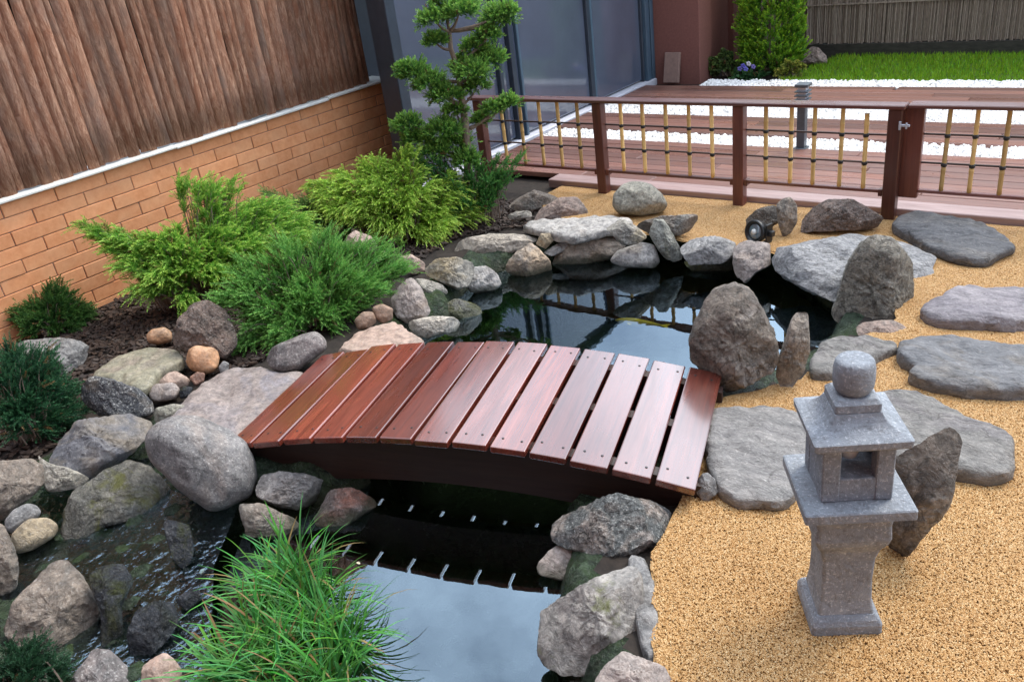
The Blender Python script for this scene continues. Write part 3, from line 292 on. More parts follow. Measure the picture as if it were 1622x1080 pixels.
LINER = rock_mat('wet_pond_bed', (.018, .034, .018), (.05, .08, .045), (.03, .05, .018), sp=.1, dk=.4, rough=.36, bumps=2, moss=(.025, .05, .008), mossamt=.4)
GRAVELBASE = simple('gravel_base', (.44, .265, .105), .9, .2, 160, .3)
GRANITE = rock_mat('lantern_granite', (.175, .195, .225), (.28, .305, .335), (.22, .24, .265), speck=(.6, .62, .66), sp=.5, dark=(.1, .1, .105), dk=.45, rough=.95, sc=.6, bumps=.8, mot=.22)
BLACK = simple('black_metal', (.012, .013, .014), .35, .2, 30, .1)
GLASSY = simple('lamp_lens', (.12, .17, .2), .06, .1, 20, 0, spec=1, coat=1)
BULB = simple('pale_bulb', (.75, .76, .72), .12, .05, 20, 0)
METALGREY = simple('bollard_grey', (.085, .1, .115), .38, .15, 40, .1, metal=.3)
LIGHTMETAL = simple('pale_metal', (.5, .53, .6), .35, .1, 40, .05, metal=.4)
RENDERWALL = simple('brown_render', (.2, .082, .066), .85, .15, 60, .3)
FRAMEBLUE = simple('blue_grey_frame', (.06, .105, .15), .35, .1, 20, .05)
DARKBLUE = simple('dark_blue_frame', (.03, .043, .062), .35, .15, 20, .05)
PANEL = simple('blue_grey_panel', (.085, .105, .15), .06, .2, 1.3, .015, spec=1, coat=1)
THRESH = simple('pale_threshold', (.55, .56, .62), .5, .1, 20, .1)
PLINTH = simple('dark_plinth', (.035, .032, .026), .6, .5, 14, .4, stretch=(1, 1, 3))
REED = simple('reed', (.27, .215, .17), .8, .5, 24, .3, stretch=(6, 6, 1))
WHITE = simple('white_glaze', (.75, .75, .74), .35, .08, 20, .1)
PAVER = simple('brown_paver', (.26, .17, .14), .8, .15, 30, .3)
def grain_mat(name, cols, rough=.6):
    b = NB(name); oi = b.new('ObjectInfo')
    return b.fin(b.ramp(oi.outputs['Random'], [(i/(len(cols)-1), c) for i, c in enumerate(cols)]), None, rough)
GRAIN = grain_mat('gravel_grain', [(.31, .155, .046), (.41, .225, .07), (.49, .285, .1), (.38, .2, .062), (.55, .355, .15), (.63, .465, .25), (.44, .245, .082), (.48, .275, .096)])
PEBW = grain_mat('white_pebble_grain', [(.72, .71, .68), (.85, .84, .82), (.78, .77, .76), (.6, .59, .57)])
CHIP = grain_mat('bark_chip_grain', [(.018, .011, .008), (.042, .024, .016), (.026, .016, .012), (.075, .045, .03)], .7)
def leaf_mat(name, trans=.3, rough=.55):
    b = NB(name); at = b.new('Attribute', attribute_name='tint'); b.ln(at.outputs['Color'], b.p.inputs['Base Color'])
    b.set(Roughness=rough, Specular_IOR_Level=.35); tr = b.new('BsdfTranslucent'); b.ln(at.outputs['Color'], tr.inputs['Color'])
    mx = b.new('MixShader'); mx.inputs[0].default_value = trans; b.ln(b.p.outputs[0], mx.inputs[1]); b.ln(tr.outputs[0], mx.inputs[2]); b.ln(mx.outputs[0], b.out.inputs[0])
    return b.m
LEAF = leaf_mat('foliage')
TWIG = simple('twig_bark', (.22, .17, .13), .9, .4, 60, .6, stretch=(1, 1, .3))
def water_mat(nm='pond_water', sc=3.5, st=.05):
    b = NB(nm); v = b.coords(rnd=False); n = b.noise(v, sc, 3, .5); nr = b.bump(n, st, .02)
    gl = b.new('BsdfGlossy'); gl.inputs['Roughness'].default_value = .0; gl.inputs['Color'].default_value = (.68, .86, 1, 1); b.ln(nr, gl.inputs['Normal'])
    tr = b.new('BsdfTransparent'); tr.inputs['Color'].default_value = (.72, .85, .66, 1)
    fr = b.new('Fresnel'); fr.inputs['IOR'].default_value = 2.3; b.ln(nr, fr.inputs['Normal'])
    mx = b.new('MixShader'); b.ln(fr.outputs[0], mx.inputs[0]); b.ln(tr.outputs[0], mx.inputs[1]); b.ln(gl.outputs[0], mx.inputs[2]); b.ln(mx.outputs[0], b.out.inputs[0])
    return b.m
WATERM = water_mat()
STREAMM = water_mat('stream_water', 26, .55)
# ------------------------------------------------------------------ ground, pond, water, gravel
def seg_dist(px, py, poly):
    d = np.full(px.shape, 1e9); ins = np.zeros(px.shape, bool)
    for (x0, y0), (x1, y1) in zip(poly, poly[1:]+poly[:1]):
        ex, ey = x1-x0, y1-y0; t = np.clip(((px-x0)*ex+(py-y0)*ey)/(ex*ex+ey*ey), 0, 1)
        d = np.minimum(d, np.hypot(px-x0-t*ex, py-y0-t*ey))
        c = ((y0 > py) != (y1 > py)) & (px < (x1-x0)*(py-y0)/((y1-y0) or 1e-9)+x0); ins ^= c
    return np.where(ins, -d, d)
gx = np.concatenate([[-60, -30, -15, -9, -7, -5.5], np.arange(-4.6, .3, .035), [.6, 1, 2, 4, 9, 15, 30, 60]])
gy = np.concatenate([[-60, -30, -15, -6, -3, -1.5, -.6, -.2], np.arange(0, 4.3, .035), [4.6, 5, 6, 8, 12, 20, 30, 60]])
XX, YY = np.meshgrid(gx, gy); SD = seg_dist(XX, YY, POND)
t_ = np.clip((.09-SD)/.22, 0, 1); ZZ = -.03-(.5)*t_*t_*(3-2*t_)
SDS = seg_dist(XX, YY, STREAM); ts = np.clip((.1-SDS)/.2, 0, 1); ZZ = np.where(SD > .0, np.minimum(ZZ, -.03-.08*ts*ts*(3-2*ts)), ZZ)
ZZ += np.where(SD < .3, .014*np.sin(XX*31+YY*9)*np.cos(YY*27-XX*8), 0)+np.where(SDS < .05, .03*np.sin(XX*37+3*YY)*np.sin(YY*31+4*XX), 0)
nx, ny = len(gx), len(gy); idx = np.arange(nx*ny).reshape(ny, nx)
quads = np.stack([idx[:-1, :-1], idx[:-1, 1:], idx[1:, 1:], idx[1:, :-1]], -1).reshape(-1, 4)
gm = bpy.data.meshes.new('ground'); gm.from_pydata(np.stack([XX, YY, ZZ], -1).reshape(-1, 3).tolist(), [], quads.tolist())
gm.materials.append(SOIL); gm.materials.append(LINER); gm.shade_smooth()
fi = (SD.reshape(-1)[quads].mean(1) < .15).astype(np.int32) | (SDS.reshape(-1)[quads].mean(1) < .08).astype(np.int32); gm.polygons.foreach_set('material_index', fi)
tag(link('ground', gm), kind='structure')
def flat_poly(name, pts, z, m, th=0):
    bm = bmesh.new(); f = bm.faces.new([bm.verts.new((x, y, z)) for x, y in pts])
    if f.normal.z < 0 or True:
        f.normal_update()
        if f.normal.z < 0: f.normal_flip()
    bmesh.ops.triangulate(bm, faces=bm.faces[:]); return bme(name, bm, m)
wc = np.array(POND).mean(0); wp = []
for (x, y) in POND:
    d = np.array([x, y])-wc; wp.append(tuple(np.array([x, y])+d/np.linalg.norm(d)*.12))
tag(link('pond_water', flat_poly('pond_water', wp, WATER, WATERM)), kind='structure')
tag(link('stream_water', flat_poly('stream_water', STREAM, -.092, STREAMM)), kind='structure')
GRAVEL = [tuple(p) for p in GRAVEL]+[(-.2, .3), (3, .3), (3, 4.37), (-3.0, 4.37)]
def rough_poly(name, pts, z, m, jag=.02, amp=.005):
    q = []
    for (x0, y0), (x1, y1) in zip(pts, pts[1:]+pts[:1]):
        k = max(1, int(math.hypot(x1-x0, y1-y0)/.05)) if y0 < 4.36 and x0 < .4 else 1
        for i in range(k): q.append((x0+(x1-x0)*i/k+(random.uniform(-jag, jag) if i else 0), y0+(y1-y0)*i/k+(random.uniform(-jag, jag) if i else 0)))
    d = flat_poly(name, q, z, m); bm = bmesh.new(); bm.from_mesh(d)
    for _ in range(6):
        es = [e for e in bm.edges if e.calc_length() > .14]
        if not es: break
        bmesh.ops.subdivide_edges(bm, edges=es, cuts=1); bmesh.ops.triangulate(bm, faces=[f for f in bm.faces if len(f.verts) > 3])
    for v in bm.verts: v.co.z += amp*noise.noise(v.co*4)+amp*.6*noise.noise(v.co*11)
    bm.to_mesh(d); bm.free(); return d
tag(link('gravel_bed', rough_poly('gravel_bed', GRAVEL, -.004, GRAVELBASE, .008)), kind='structure')
def scatter(name, surf_mesh, mat, density, radius, smin, smax, flat=(1, 1, 1), seed=1, sub=1, zoff=0, box_grain=None):
    ng = bpy.data.node_groups.new(name, 'GeometryNodeTree')
    ng.interface.new_socket('Geometry', in_out='INPUT', socket_type='NodeSocketGeometry'); ng.interface.new_socket('Geometry', in_out='OUTPUT', socket_type='NodeSocketGeometry')
    N = ng.nodes; L = ng.links; gi = N.new('NodeGroupInput'); go = N.new('NodeGroupOutput')
    dp = N.new('GeometryNodeDistributePointsOnFaces'); dp.inputs['Density'].default_value = density; dp.inputs['Seed'].default_value = seed
    L.new(gi.outputs[0], dp.inputs['Mesh'])
    if box_grain: ico = N.new('GeometryNodeMeshCube'); ico.inputs['Size'].default_value = box_grain
    else: ico = N.new('GeometryNodeMeshIcoSphere'); ico.inputs['Radius'].default_value = radius; ico.inputs['Subdivisions'].default_value = sub
    sm = N.new('GeometryNodeSetMaterial'); sm.inputs['Material'].default_value = mat; L.new(ico.outputs[0], sm.inputs['Geometry'])
    tr = N.new('GeometryNodeTransform'); tr.inputs['Scale'].default_value = flat; L.new(sm.outputs[0], tr.inputs['Geometry'])
    io = N.new('GeometryNodeInstanceOnPoints'); L.new(dp.outputs['Points'], io.inputs['Points']); L.new(tr.outputs[0], io.inputs['Instance'])
    rr = N.new('FunctionNodeRandomValue'); rr.data_type = 'FLOAT_VECTOR'; rr.inputs[1].default_value = (6.28, 6.28, 6.28) if not box_grain else (.5, .5, 6.28); L.new(rr.outputs[0], io.inputs['Rotation'])
    rs = N.new('FunctionNodeRandomValue'); rs.data_type = 'FLOAT_VECTOR'; rs.inputs[0].default_value = (smin,)*3; rs.inputs[1].default_value = (smax,)*3; rs.inputs['Seed'].default_value = 7; L.new(rs.outputs[0], io.inputs['Scale'])
    L.new(io.outputs[0], go.inputs[0])
    o = link(name, surf_mesh); md = o.modifiers.new('scatter', 'NODES'); md.node_group = ng; o['kind'] = 'stuff'; return o
# grains only where the picture can see them
gv = [tuple(p) for p in GRAVEL[:18]]+[(-.55, .8), (.8, 1.0), (.8, 4.37), (-3.0, 4.37)]
scatter('gravel', rough_poly('gravel', gv, .001, GRAIN, .016), GRAIN, 135000, .0023, .65, 1.3, seed=3)
scatter('bark_mulch', flat_poly('bark_mulch', MULCH, -.018, CHIP), CHIP, 2600, .02, .4, 1.2, box_grain=(.045, .016, .006), seed=5)
# ------------------------------------------------------------------ brick wall, coping, bark screen
WX, WT, WY1 = -4.44, .645, 4.42
wall = thing('brick_wall', 'low orange brick wall capped with pale glazed coping', 'wall', (WX, 2, 0))
link('mortar', box('mortar', (-.14, -2.2, -.25), (-.006, 2.415, WT-.004), MORTAR), wall)
bmv = [box('brick', (-.05, -.135, -.0338), (.0, .135, .0338), BRICK, .0025) for _ in range(1)][0]
bhalf = box('brick', (-.05, -.065, -.0338), (.0, .065, .0338), BRICK, .0025)
CH, BL = .0717, .275
for c in range(10):
    z = WT-.036-c*CH; y = WY1
    if c % 2: link('brick', bhalf, wall, (random.uniform(-.0015, .0015), y-.066-2, z)); y -= .1375
    while y > .35:
        link('brick', bmv, wall, (random.uniform(-.002, .002), y-.136-2, z), (0, random.uniform(-.01, .01), random.uniform(-.004, .004))); y -= BL
prof = [(-.15, 0), (.026, 0), (.034, .005), (.034, .014), (.028, .02), (-.15, .03)]
def coping(y0, y1):
    V = [(x, y, z) for y in (y0+.002, y1-.002) for x, z in prof]; n = len(prof)
    return me('coping', V, [tuple(range(n))[::-1], tuple(range(n, 2*n))]+[(i, (i+1) % n, n+(i+1) % n, n+i) for i in range(n)], COPING)
for y0, y1, dz in ((.3, 1.5, 0), (1.5, 2.66, .002), (2.66, 3.83, -.003), (3.83, 4.46, .004)): link('coping', coping(y0-2, y1-2), wall, (0, 0, WT+dz))
screen = thing('bark_screen', 'tall brown screen of rough vertical bark slats above the brick wall', 'fence', (WX-.004, 2, .668))
link('backing', box('backing', (-.06, -2.2, .02), (-.035, 2.28, 1.85), simple('dark_backing', (.02, .012, .008), .9)), screen)
def slat_mesh(w, seed):
    rg = random.Random(seed); V, F = [], []; k = 9
    for i in range(k+1):
        z = i/k*1.9; a = w/2*(1+rg.uniform(-.12, .12)); b_ = w/2*(1+rg.uniform(-.12, .12)); h = .003+rg.uniform(0, .006); s = rg.uniform(-.003, .003)
        for x, y in ((-.012, -a+s), (h*.7, -a*.62+s), (h, rg.uniform(-.2, .2)*a), (h*.75, b_*.6+s), (-.012, b_+s)): V.append((x, y, z))
    for i in range(k):
        for j in range(4): F.append((i*5+j, i*5+j+1, (i+1)*5+j+1, (i+1)*5+j))
    F.append((4, 3, 2, 1, 0)); F.append(tuple(k*5+j for j in range(5))); return me('bark_slat', V, F, BARK, True)
sm_ = [(w, slat_mesh(w, i)) for i, w in enumerate([.044, .055, .062, .072, .082, .092, .058, .05, .068])]
y = 4.27
while y > .3:
    w, m_ = random.choice(sm_); y -= w*.5
    link('bark_slat', m_, screen, (random.uniform(-.009, .009), y-2, random.uniform(-.006, .01)), (random.uniform(-.012, .012), random.uniform(-.006, .006), 0)); y -= w*.5-.009
# ------------------------------------------------------------------ garden room with blue-grey panels
GX = -3.95
room = thing('garden_room', 'blue-grey glazed garden room behind the topiary tree', 'building', (GX, 4.03, 0))
link('corner_post', box('corner_post', (-.16, 0, -.05), (0, .09, 1.81), DARKBLUE, .004), room)
def panel(y0, y1, m=PANEL): link('panel', box('panel', (-.05, y0-4.03+.002, .05), (-.012, y1-4.03-.002, 1.8), m, .003), room)
def mull(y0, y1, d=.0, m=FRAMEBLUE): link('mullion', box('mullion', (-.06, y0-4.03, .035), (.012+d, y1-4.03, 1.81), m, .004), room)
panel(4.12, 5.07); mull(5.07, 5.11, .01, DARKBLUE); panel(5.11, 5.22); mull(5.22, 5.27, .015, DARKBLUE); panel(5.27, 5.34); mull(5.34, 5.37)
panel(5.37, 6.33); mull(6.33, 6.385, .005, DARKBLUE); mull(6.385, 6.42); panel(6.42, 7.26); mull(7.26, 7.29, 0, DARKBLUE); mull(7.29, 7.36, .03); mull(7.36, 7.385, .01, DARKBLUE); mull(7.385, 7.44, .03)
link('threshold', box('threshold', (-.05, .0, -.03), (.06, 3.4, .034), THRESH, .006), room)
link('roof', box('roof', (-2.2, -.03, 1.81), (.06, 3.45, 1.87), FRAMEBLUE, .01), room)
link('side_wall', box('side_wall', (-2.2, .4, -.05), (-.07, .45, 1.809), DARKBLUE), room)
# ------------------------------------------------------------------ house corner
house = thing('house', 'brown-red rendered house corner at the end of the deck', 'building', (-3.46, 7.45, 0))
link('wall', box('wall', (-3, .02, -.05), (-.06, 2.2, 1.84), RENDERWALL), house)
link('pilaster', box('pilaster', (-.6, 0, -.05), (0, .26, 1.86), RENDERWALL, .006), house)
link('pilaster', box('pilaster', (-.2, .78, -.05), (.0, 1.05, 1.86), RENDERWALL, .006), house)
link('skirting', box('skirting', (-.058, .262, -.05), (-.045, .778, .07), PAVER), house)
near = thing('unseen_shading_house', 'unseen brown-red house added behind the viewpoint to shade the garden', 'building', (-4.3, -1.35, 0))  # house outside the view, added to shade front faces and the near-left corner
link('wall', box('wall', (0, -.3, -.05), (9, 0, 5.4), RENDERWALL), near)
link('eave', box('eave', (-.1, -.3, 5.401), (9.1, .5, 5.52), RENDERWALL, .01), near)
for wx in (1.2, 6.4):
    for wz in (0, 2.7):
     wf = link('window', box('window', (wx, .001, .9+wz), (wx+1.2, .03, 2.2+wz), FRAMEBLUE, .006), near); link('pane', box('pane', (wx+.07, .031, .97+wz), (wx+1.13, .036, 2.13+wz), PANEL), wf)
# ------------------------------------------------------------------ far screen, plinth, lawn
far = thing('reed_screen', 'long brown reed screen along the far edge of the lawn', 'fence', (0, 8.66, 0))
parts = []; x = -3.5
while x < 3.2:
    w = random.uniform(.009, .02); a = random.uniform(-.004, .004); d = random.uniform(-.012, .012); z0 = .1+random.uniform(-.01, .012)
    parts.append(([(x, 0+d, z0), (x+w, 0+d, z0), (x+w/2, -w*.6+d, z0), (x+a, d, 1.9), (x+w+a, d, 1.9), (x+w/2+a, -w*.6+d, 1.9)], [(0, 3, 5, 2), (2, 5, 4, 1), (1, 4, 3, 0)])); x += w*.85
o = link('reeds', me('reeds', *merge(parts), REED), far); o['kind'] = 'stuff'
link('backing', box('backing', (-3.5, .02, .1), (3.2, .04, 1.85), PLINTH), far)
for z in (.45, .9, 1.35): link('batten', box('batten', (-3.5, -.028, z), (3.2, -.016, z+.012), REED), far)
link('plinth', box('plinth', (-3.5, -.04, -.05), (3.2, .06, .098), PLINTH), far)
lawn_pts = [(-2.72, 7.43), (3, 7.43), (3, 8.6), (-2.55, 8.6), (-2.62, 8.2), (-2.7, 7.8)]
LAWNM = simple('lawn_base', (.05, .1, .012), .9, .3, 40, .5)
tag(link('lawn', flat_poly('lawn', lawn_pts, -.012, LAWNM)), kind='structure')
def tint_mesh(name, V, F, tint, m):
    d = bpy.data.meshes.new(name); V = np.asarray(V, np.float32); F = np.asarray(F, np.int32); k = F.shape[1]
    d.vertices.add(len(V)); d.vertices.foreach_set('co', V.ravel()); d.loops.add(F.size); d.loops.foreach_set('vertex_index', F.ravel())
    d.polygons.add(len(F)); d.polygons.foreach_set('loop_start', np.arange(0, F.size, k, dtype=np.int32)); d.polygons.foreach_set('loop_total', np.full(len(F), k, np.int32))
    d.update(calc_edges=True); a = d.attributes.new('tint', 'FLOAT_COLOR', 'POINT')
    c = np.ones((len(V), 4), np.float32); c[:, :3] = tint; a.data.foreach_set('color', c.ravel()); d.materials.append(m); return d
n = 26000; p = np.stack([RNG.uniform(-2.8, 1.6, n), RNG.uniform(7.42, 8.62, n), np.full(n, -.012)], 1)
p = p[(seg_dist(p[:, 0], p[:, 1], lawn_pts) < .02)]; n = len(p); a = RNG.uniform(0, 6.28, n); h = RNG.uniform(.02, .05, n); wd = .004
dx = np.stack([np.cos(a), np.sin(a), 0*a], 1); le = np.stack([RNG.normal(0, .012, n), RNG.normal(0, .012, n), h], 1)
V = np.stack([p-dx*wd, p+dx*wd, p+le], 1).reshape(-1, 3); tn = np.array([.2, .42, .02])*RNG.uniform(.6, 1.4, (n, 1))*np.array([1, 1, 1]); tn[:, 0] *= RNG.uniform(.8, 1.5, n)
o = link('lawn_grass', tint_mesh('lawn_grass', V, np.arange(3*n).reshape(-1, 3), np.repeat(tn, 3, 0), LEAF)); o['kind'] = 'stuff'
# ------------------------------------------------------------------ deck boards and white pebble strips
deck = thing('deck', 'wet reddish-brown board deck behind the bamboo fence', 'deck', (-3.86, 4.38, 0))
tag(deck)
def boards(y0, y1, n, x0=0.0, m=DECK, z=.03):
    pt = (y1-y0)/n
    for i in range(n):
        xs = [x0]+sorted(random.uniform(.8, 5.5) for _ in range(2))+[6.4]
        for a, b_ in zip(xs, xs[1:]):
            if b_-a < .1: continue
            link('board', box('board', (0, .002, 0), (b_-a-.003, pt-.006, .034), m, .003), deck, (a, y0-4.38+i*pt, z-.034+random.uniform(-.001, .001)))
link('edge_board', box('edge_board', (.75, .0, -.02), (6.4, .135, .034), DECKPINK, .004), deck)
boards(4.52, 5.37, 8, .02); boards(5.64, 6.12, 4); boards(6.52, 7.15, 6)
for i, (y0, y1, x0) in enumerate(((5.37, 5.64, -3.86), (6.12, 6.52, -3.86), (7.15, 7.43, -3.35))):
    q = [(x0, y0), (2.5, y0), (2.5, y1), (x0, y1)]
    tag(link('pebble_bed', flat_poly('pebble_bed', q, .004+i*.0, WHITE)), kind='structure')
    scatter('white_pebbles', flat_poly('white_pebbles', [(x0, y0+.01), (1.0, y0+.01), (1.0, y1-.01), (x0, y1-.01)], .012, PEBW), PEBW, 2600, .019, .6, 1.25, (1.1, 1, .7), seed=8+i)
# ------------------------------------------------------------------ bamboo fence and gate
FY = 4.33
fence = thing('bamboo_fence', 'low bamboo lattice fence with reddish posts behind the pond', 'fence', (0, FY, 0))
gate = thing('bamboo_gate', 'low bamboo lattice gate right of the last dark post', 'gate', (0, FY+.045, 0))
for x in (-3.56, -2.66, -1.79): link('post', box('post', (-.03, -.03, -.05), (.03, .03, .549), POST, .004), fence, (x, 0, 0))
link('post', box('post', (-.032, -.032, -.05), (.032, .032, .549), POST, .004), fence, (-1.005, 0, 0))
link('handrail', box('handrail', (-3.62, -.042, .55), (-.96, .042, .57), RAIL, .004), fence)
for z in (.415, .275): link('rail', box('rail', (-3.53, .0115, z-.0045), (-1.04, .022, z+.0045), BEAM, .002), fence)
for a, b_ in ((-3.526, -2.694), (-2.626, -1.824), (-1.756, -1.041)): link('bottom_rail', box('bottom_rail', (a-.015, -.014, .13), (b_+.015, .012, .148), RAIL, .003), fence)
for a in (-2.7, -2.62, -1.83, -1.75, -1.05): link('rail_block', box('rail_block', (a-.01, -.02, .115), (a+.01, .022, .15), POST, .002), fence)
def bamboo_mesh(h):
    pr = []
    k = 0; z = 0
    while z < h-.02:
        pr += [(.0114, z), (.0109, z+.03), (.0109, z+.085), (.0114, z+.1), (.0128, z+.104)]; z += .108
    return me('bamboo_pole', *lathe([(r_, min(zz, h)) for r_, zz in pr]+[(.0114, h)], 8), BAMBOO, True)
BP, BS = bamboo_mesh(.40), bamboo_mesh(.375)
V, F = lathe([(.004, -.013), (.0135, -.008), (.0142, 0), (.0135, .008), (.004, .013)], 8); KN = me('cord_knot', V, F, BLACK, True)
def pole(x, par, short=False):
    b_ = link('bamboo_pole', BS if short else BP, par, (x, -.004, .147), (random.uniform(-.01, .01), random.uniform(-.012, .012), random.uniform(0, 6)))
    for z in (.415, .275): link('cord_knot', KN, b_, (0, 0, z-.147), (random.uniform(-.4, .4), random.uniform(-.4, .4), 0))
for x in (-3.38, -3.232, -3.088, -2.947, -2.806, -2.51, -2.368, -2.222, -2.083, -1.945, -1.642, -1.51, -1.391, -1.255): pole(x, fence)
pole(-1.137, fence, True)
for x in (-.785, -.662, -.535, -.41, -.285, -.16, -.035): pole(x, gate)
link('stile', box('stile', (-.07, -.012, .1), (.036, .03, .545), POST, .004), gate, (-.925, 0, 0))
link('stile', box('stile', (-.03, -.03, .05), (.03, .03, .545), POST, .004), gate, (.1, 0, 0))
link('top_rail', box('top_rail', (-.957, -.057, .5495), (.14, .03, .5685), RAIL, .004), gate)
for z in (.415, .275): link('rail', box('rail', (-.889, .0115, z-.0045), (.07, .022, z+.0045), BEAM, .002), gate)
link('bottom_rail', box('bottom_rail', (-.889, -.014, .13), (.07, .012, .148), RAIL, .003), gate)
lt = link('latch', box('latch', (-.02, -.05, 0), (.03, -.038, .012), LIGHTMETAL, .002), gate, (-.965, -.035, .47)); 
bm = bmesh.new(); add_box(bm, (-.018, -.054, -.014), (-.008, -.046, .026), .001); add_box(bm, (.012, -.054, -.008), (.02, -.046, .02), .001); link('latch_plate', bme('latch_plate', bm, LIGHTMETAL), lt)
# ------------------------------------------------------------------ bridge
bo, bu, bv = Vector((-2.385, 1.339, 0)), Vector((.956, .294, 0)), Vector((-.294, .956, 0))
bridge = thing('footbridge', 'small arched wet red wooden footbridge over the pond', 'bridge', bo, math.atan2(bu.y, bu.x))
LB, WB = 1.585, .675
def bz(s): return .064+.092*(1-((s-.8)/.8)**2)
pb = box('plank', (-.0575, 0, -.024), (.0575, WB, .0), PLANK, .004, 2)
V, F = lathe([(.0042, 0), (.0042, .0012), (.003, .0018)], 8); SCR = me('screw', V, F, BLACK)
NPL = 13; pitch = (LB+.075)/NPL
for i in range(NPL):
    s = -.075+pitch*(i+.5); a = math.atan2(bz(s+.05)-bz(s-.05), .1)
    p = link('plank', pb, bridge, (s, random.uniform(-.006, .006), bz(s)), (random.uniform(-.006, .006), -a, random.uniform(-.004, .004)))
    for yy in (.055, WB-.055):
        for xx in (-.03, .03): link('screw', SCR, p, (xx+random.uniform(-.006, .006), yy+random.uniform(-.01, .01), .0002))
def beam(y0, y1):
    V, F = [], []; k = 24
    for i in range(k+1):
        s = -.1+(LB+.1)*i/k; zt = bz(s)-.026; zb = max(-.085, bz(s)-.205) if .08 < s < LB-.12 else -.03
        V += [(s, y0, zb), (s, y1, zb), (s, y1, zt), (s, y0, zt)]
    for i in range(k):
        for j in range(4): F.append((i*4+j, i*4+(j+1) % 4, (i+1)*4+(j+1) % 4, (i+1)*4+j))
    F += [(0, 1, 2, 3), tuple(k*4+j for j in (3, 2, 1, 0))]; return me('beam', V, F, BEAM)
for y0 in (.05, WB/2-.02, WB-.09): link('beam', beam(y0, y0+.04), bridge)
# ------------------------------------------------------------------ stone lantern
lan = thing('stone_lantern', 'grey granite Japanese lantern standing on the orange gravel', 'lantern', (-.413, 1.6, 0), math.radians(32)); lan.scale = (1, 1, 1)
def lp(name, prof, corner=.1, k=4, m=GRANITE): return link(name, me(name, *sq_loft(prof, corner, k), m), lan)
lp('foot', [(.077, -.01), (.08, .006), (.08, .03), (.075, .042), (.066, .052)])
lp('shaft', [(.064, .05), (.058, .09), (.056, .15), (.058, .21), (.064, .24), (.078, .268), (.082, .285), (.08, .32), (.084, .3615)], .12)
lp('plate', [(.109, .362), (.115, .366), (.115, .387), (.112, .39), (.07, .3905)], .05)
bm = bmesh.new(); e, z0, z1, pw = .074, .391, .533, .038
for cx, cy in ((-1, -1), (1, -1), (1, 1), (-1, 1)):
    add_box(bm, (min(cx*e, cx*(e-pw)), min(cy*e, cy*(e-pw)), z0), (max(cx*e, cx*(e-pw)), max(cy*e, cy*(e-pw)), z1), .003)
add_box(bm, (-e+.002, -e+.002, z0), (e-.002, e-.002, z0+.058), .002); add_box(bm, (-e+.0015, -e+.02, z0), (-e+.017, e-.02, z1-.001), .001); add_box(bm, (e-.017, -e+.02, z0), (e-.0015, e-.02, z1-.001), .001); add_box(bm, (-e+.002, -e+.002, z1-.016), (e-.002, e-.002, z1), .002)
link('firebox', bme('firebox', bm, GRANITE), lan)
V, F = lathe([(.004, .46), (.018, .462), (.022, .477), (.02, .497), (.008, .51), (.003, .512)], 14); link('bulb', me('bulb', V, F, BULB, True), lan)
lp('roof', [(.076, .5335), (.095, .535), (.098, .539), (.099, .554), (.096, .556), (.08, .5615), (.067, .5685), (.057, .578), (.051, .588), (.048, .595)], .06)
lp('neck', [(.046, .5955), (.047, .598), (.047, .615), (.042, .62), (.038, .624)], .12)
V, F = lathe([(.03, .624), (.036, .629), (.041, .64), (.0425, .658), (.042, .68), (.039, .695), (.035, .7), (.02, .702)], 28); link('finial', me('finial', V, F, GRANITE, True), lan)
# ------------------------------------------------------------------ bollard, spotlight and other small things
bol = thing('bollard_light', 'grey louvred bollard light in the white pebbles', 'light', (-1.81, 5.38, .03))
link('base', box('base', (-.04, -.04, -.02), (.04, .04, .006), METALGREY, .003), bol)
link('post', box('post', (-.026, -.026, .006), (.026, .026, .275), METALGREY, .003), bol)
link('collar', box('collar', (-.046, -.046, .276), (.046, .046, .286), LIGHTMETAL, .002), bol)
link('lamp', box('lamp', (-.026, -.026, .286), (.026, .026, .385), LIGHTMETAL, .002), bol)
for z in (.305, .33, .355): link('louvre', box('louvre', (-.042, -.042, z), (.042, .042, z+.008), METALGREY, .002), bol)
link('cap', box('cap', (-.042, -.042, .386), (.042, .042, .405), METALGREY, .003), bol)
spot = thing('spotlight', 'round black garden spotlight on the gravel below two brown rocks', 'light', (-1.485, 3.79, .045), math.radians(-20)); spot.scale = (1.15,)*3
Rm = Matrix.Rotation(math.radians(78), 4, 'X')
def rl(prof, n=24): 
    V, F = lathe(prof, n); return [Rm @ Vector(v) for v in V], F
link('housing', me('housing', *rl([(.02, -.06), (.034, -.05), (.046, -.015), (.05, .0), (.05, .012), (.042, .014), (.04, .004), (.036, .002)]), BLACK, True), spot, (0, 0, .02))
link('lens', me('lens', *rl([(.036, .0022), (.03, .006), (.014, .009), (.004, .01)]), GLASSY, True), spot, (0, 0, .02))
link('bulb', me('bulb', *rl([(.013, .008), (.012, .014), (.007, .018), (.002, .019)], 14), BULB, True), spot, (0, 0, .02))
bm = bmesh.new(); add_box(bm, (.05, -.02, -.04), (.058, .02, .04), .002); add_box(bm, (.058, -.012, -.012), (.078, .012, .012), .002); add_box(bm, (.03, -.015, -.045), (.058, .015, -.038), .001)
link('bracket', bme('bracket', bm, BLACK), spot, (0, .02, .02))
pv = tag(link('paver_slab', box('paver_slab', (-.075, -.02, 0), (.075, .02, .27), PAVER, .004), None, (-3.72, 7.38, .0), (math.radians(-12), 0, 0)), 'brown paving slab leaning upright against the house corner', 'paving slab')
orn = thing('garden_ornament', 'small white ornament standing behind the flowers by the house', 'ornament', (-3.28, 8.1, .0))
link('body', me('body', *lathe([(.05, 0), (.052, .03), (.045, .09), (.03, .16), (.018, .19)], 14), WHITE, True), orn)
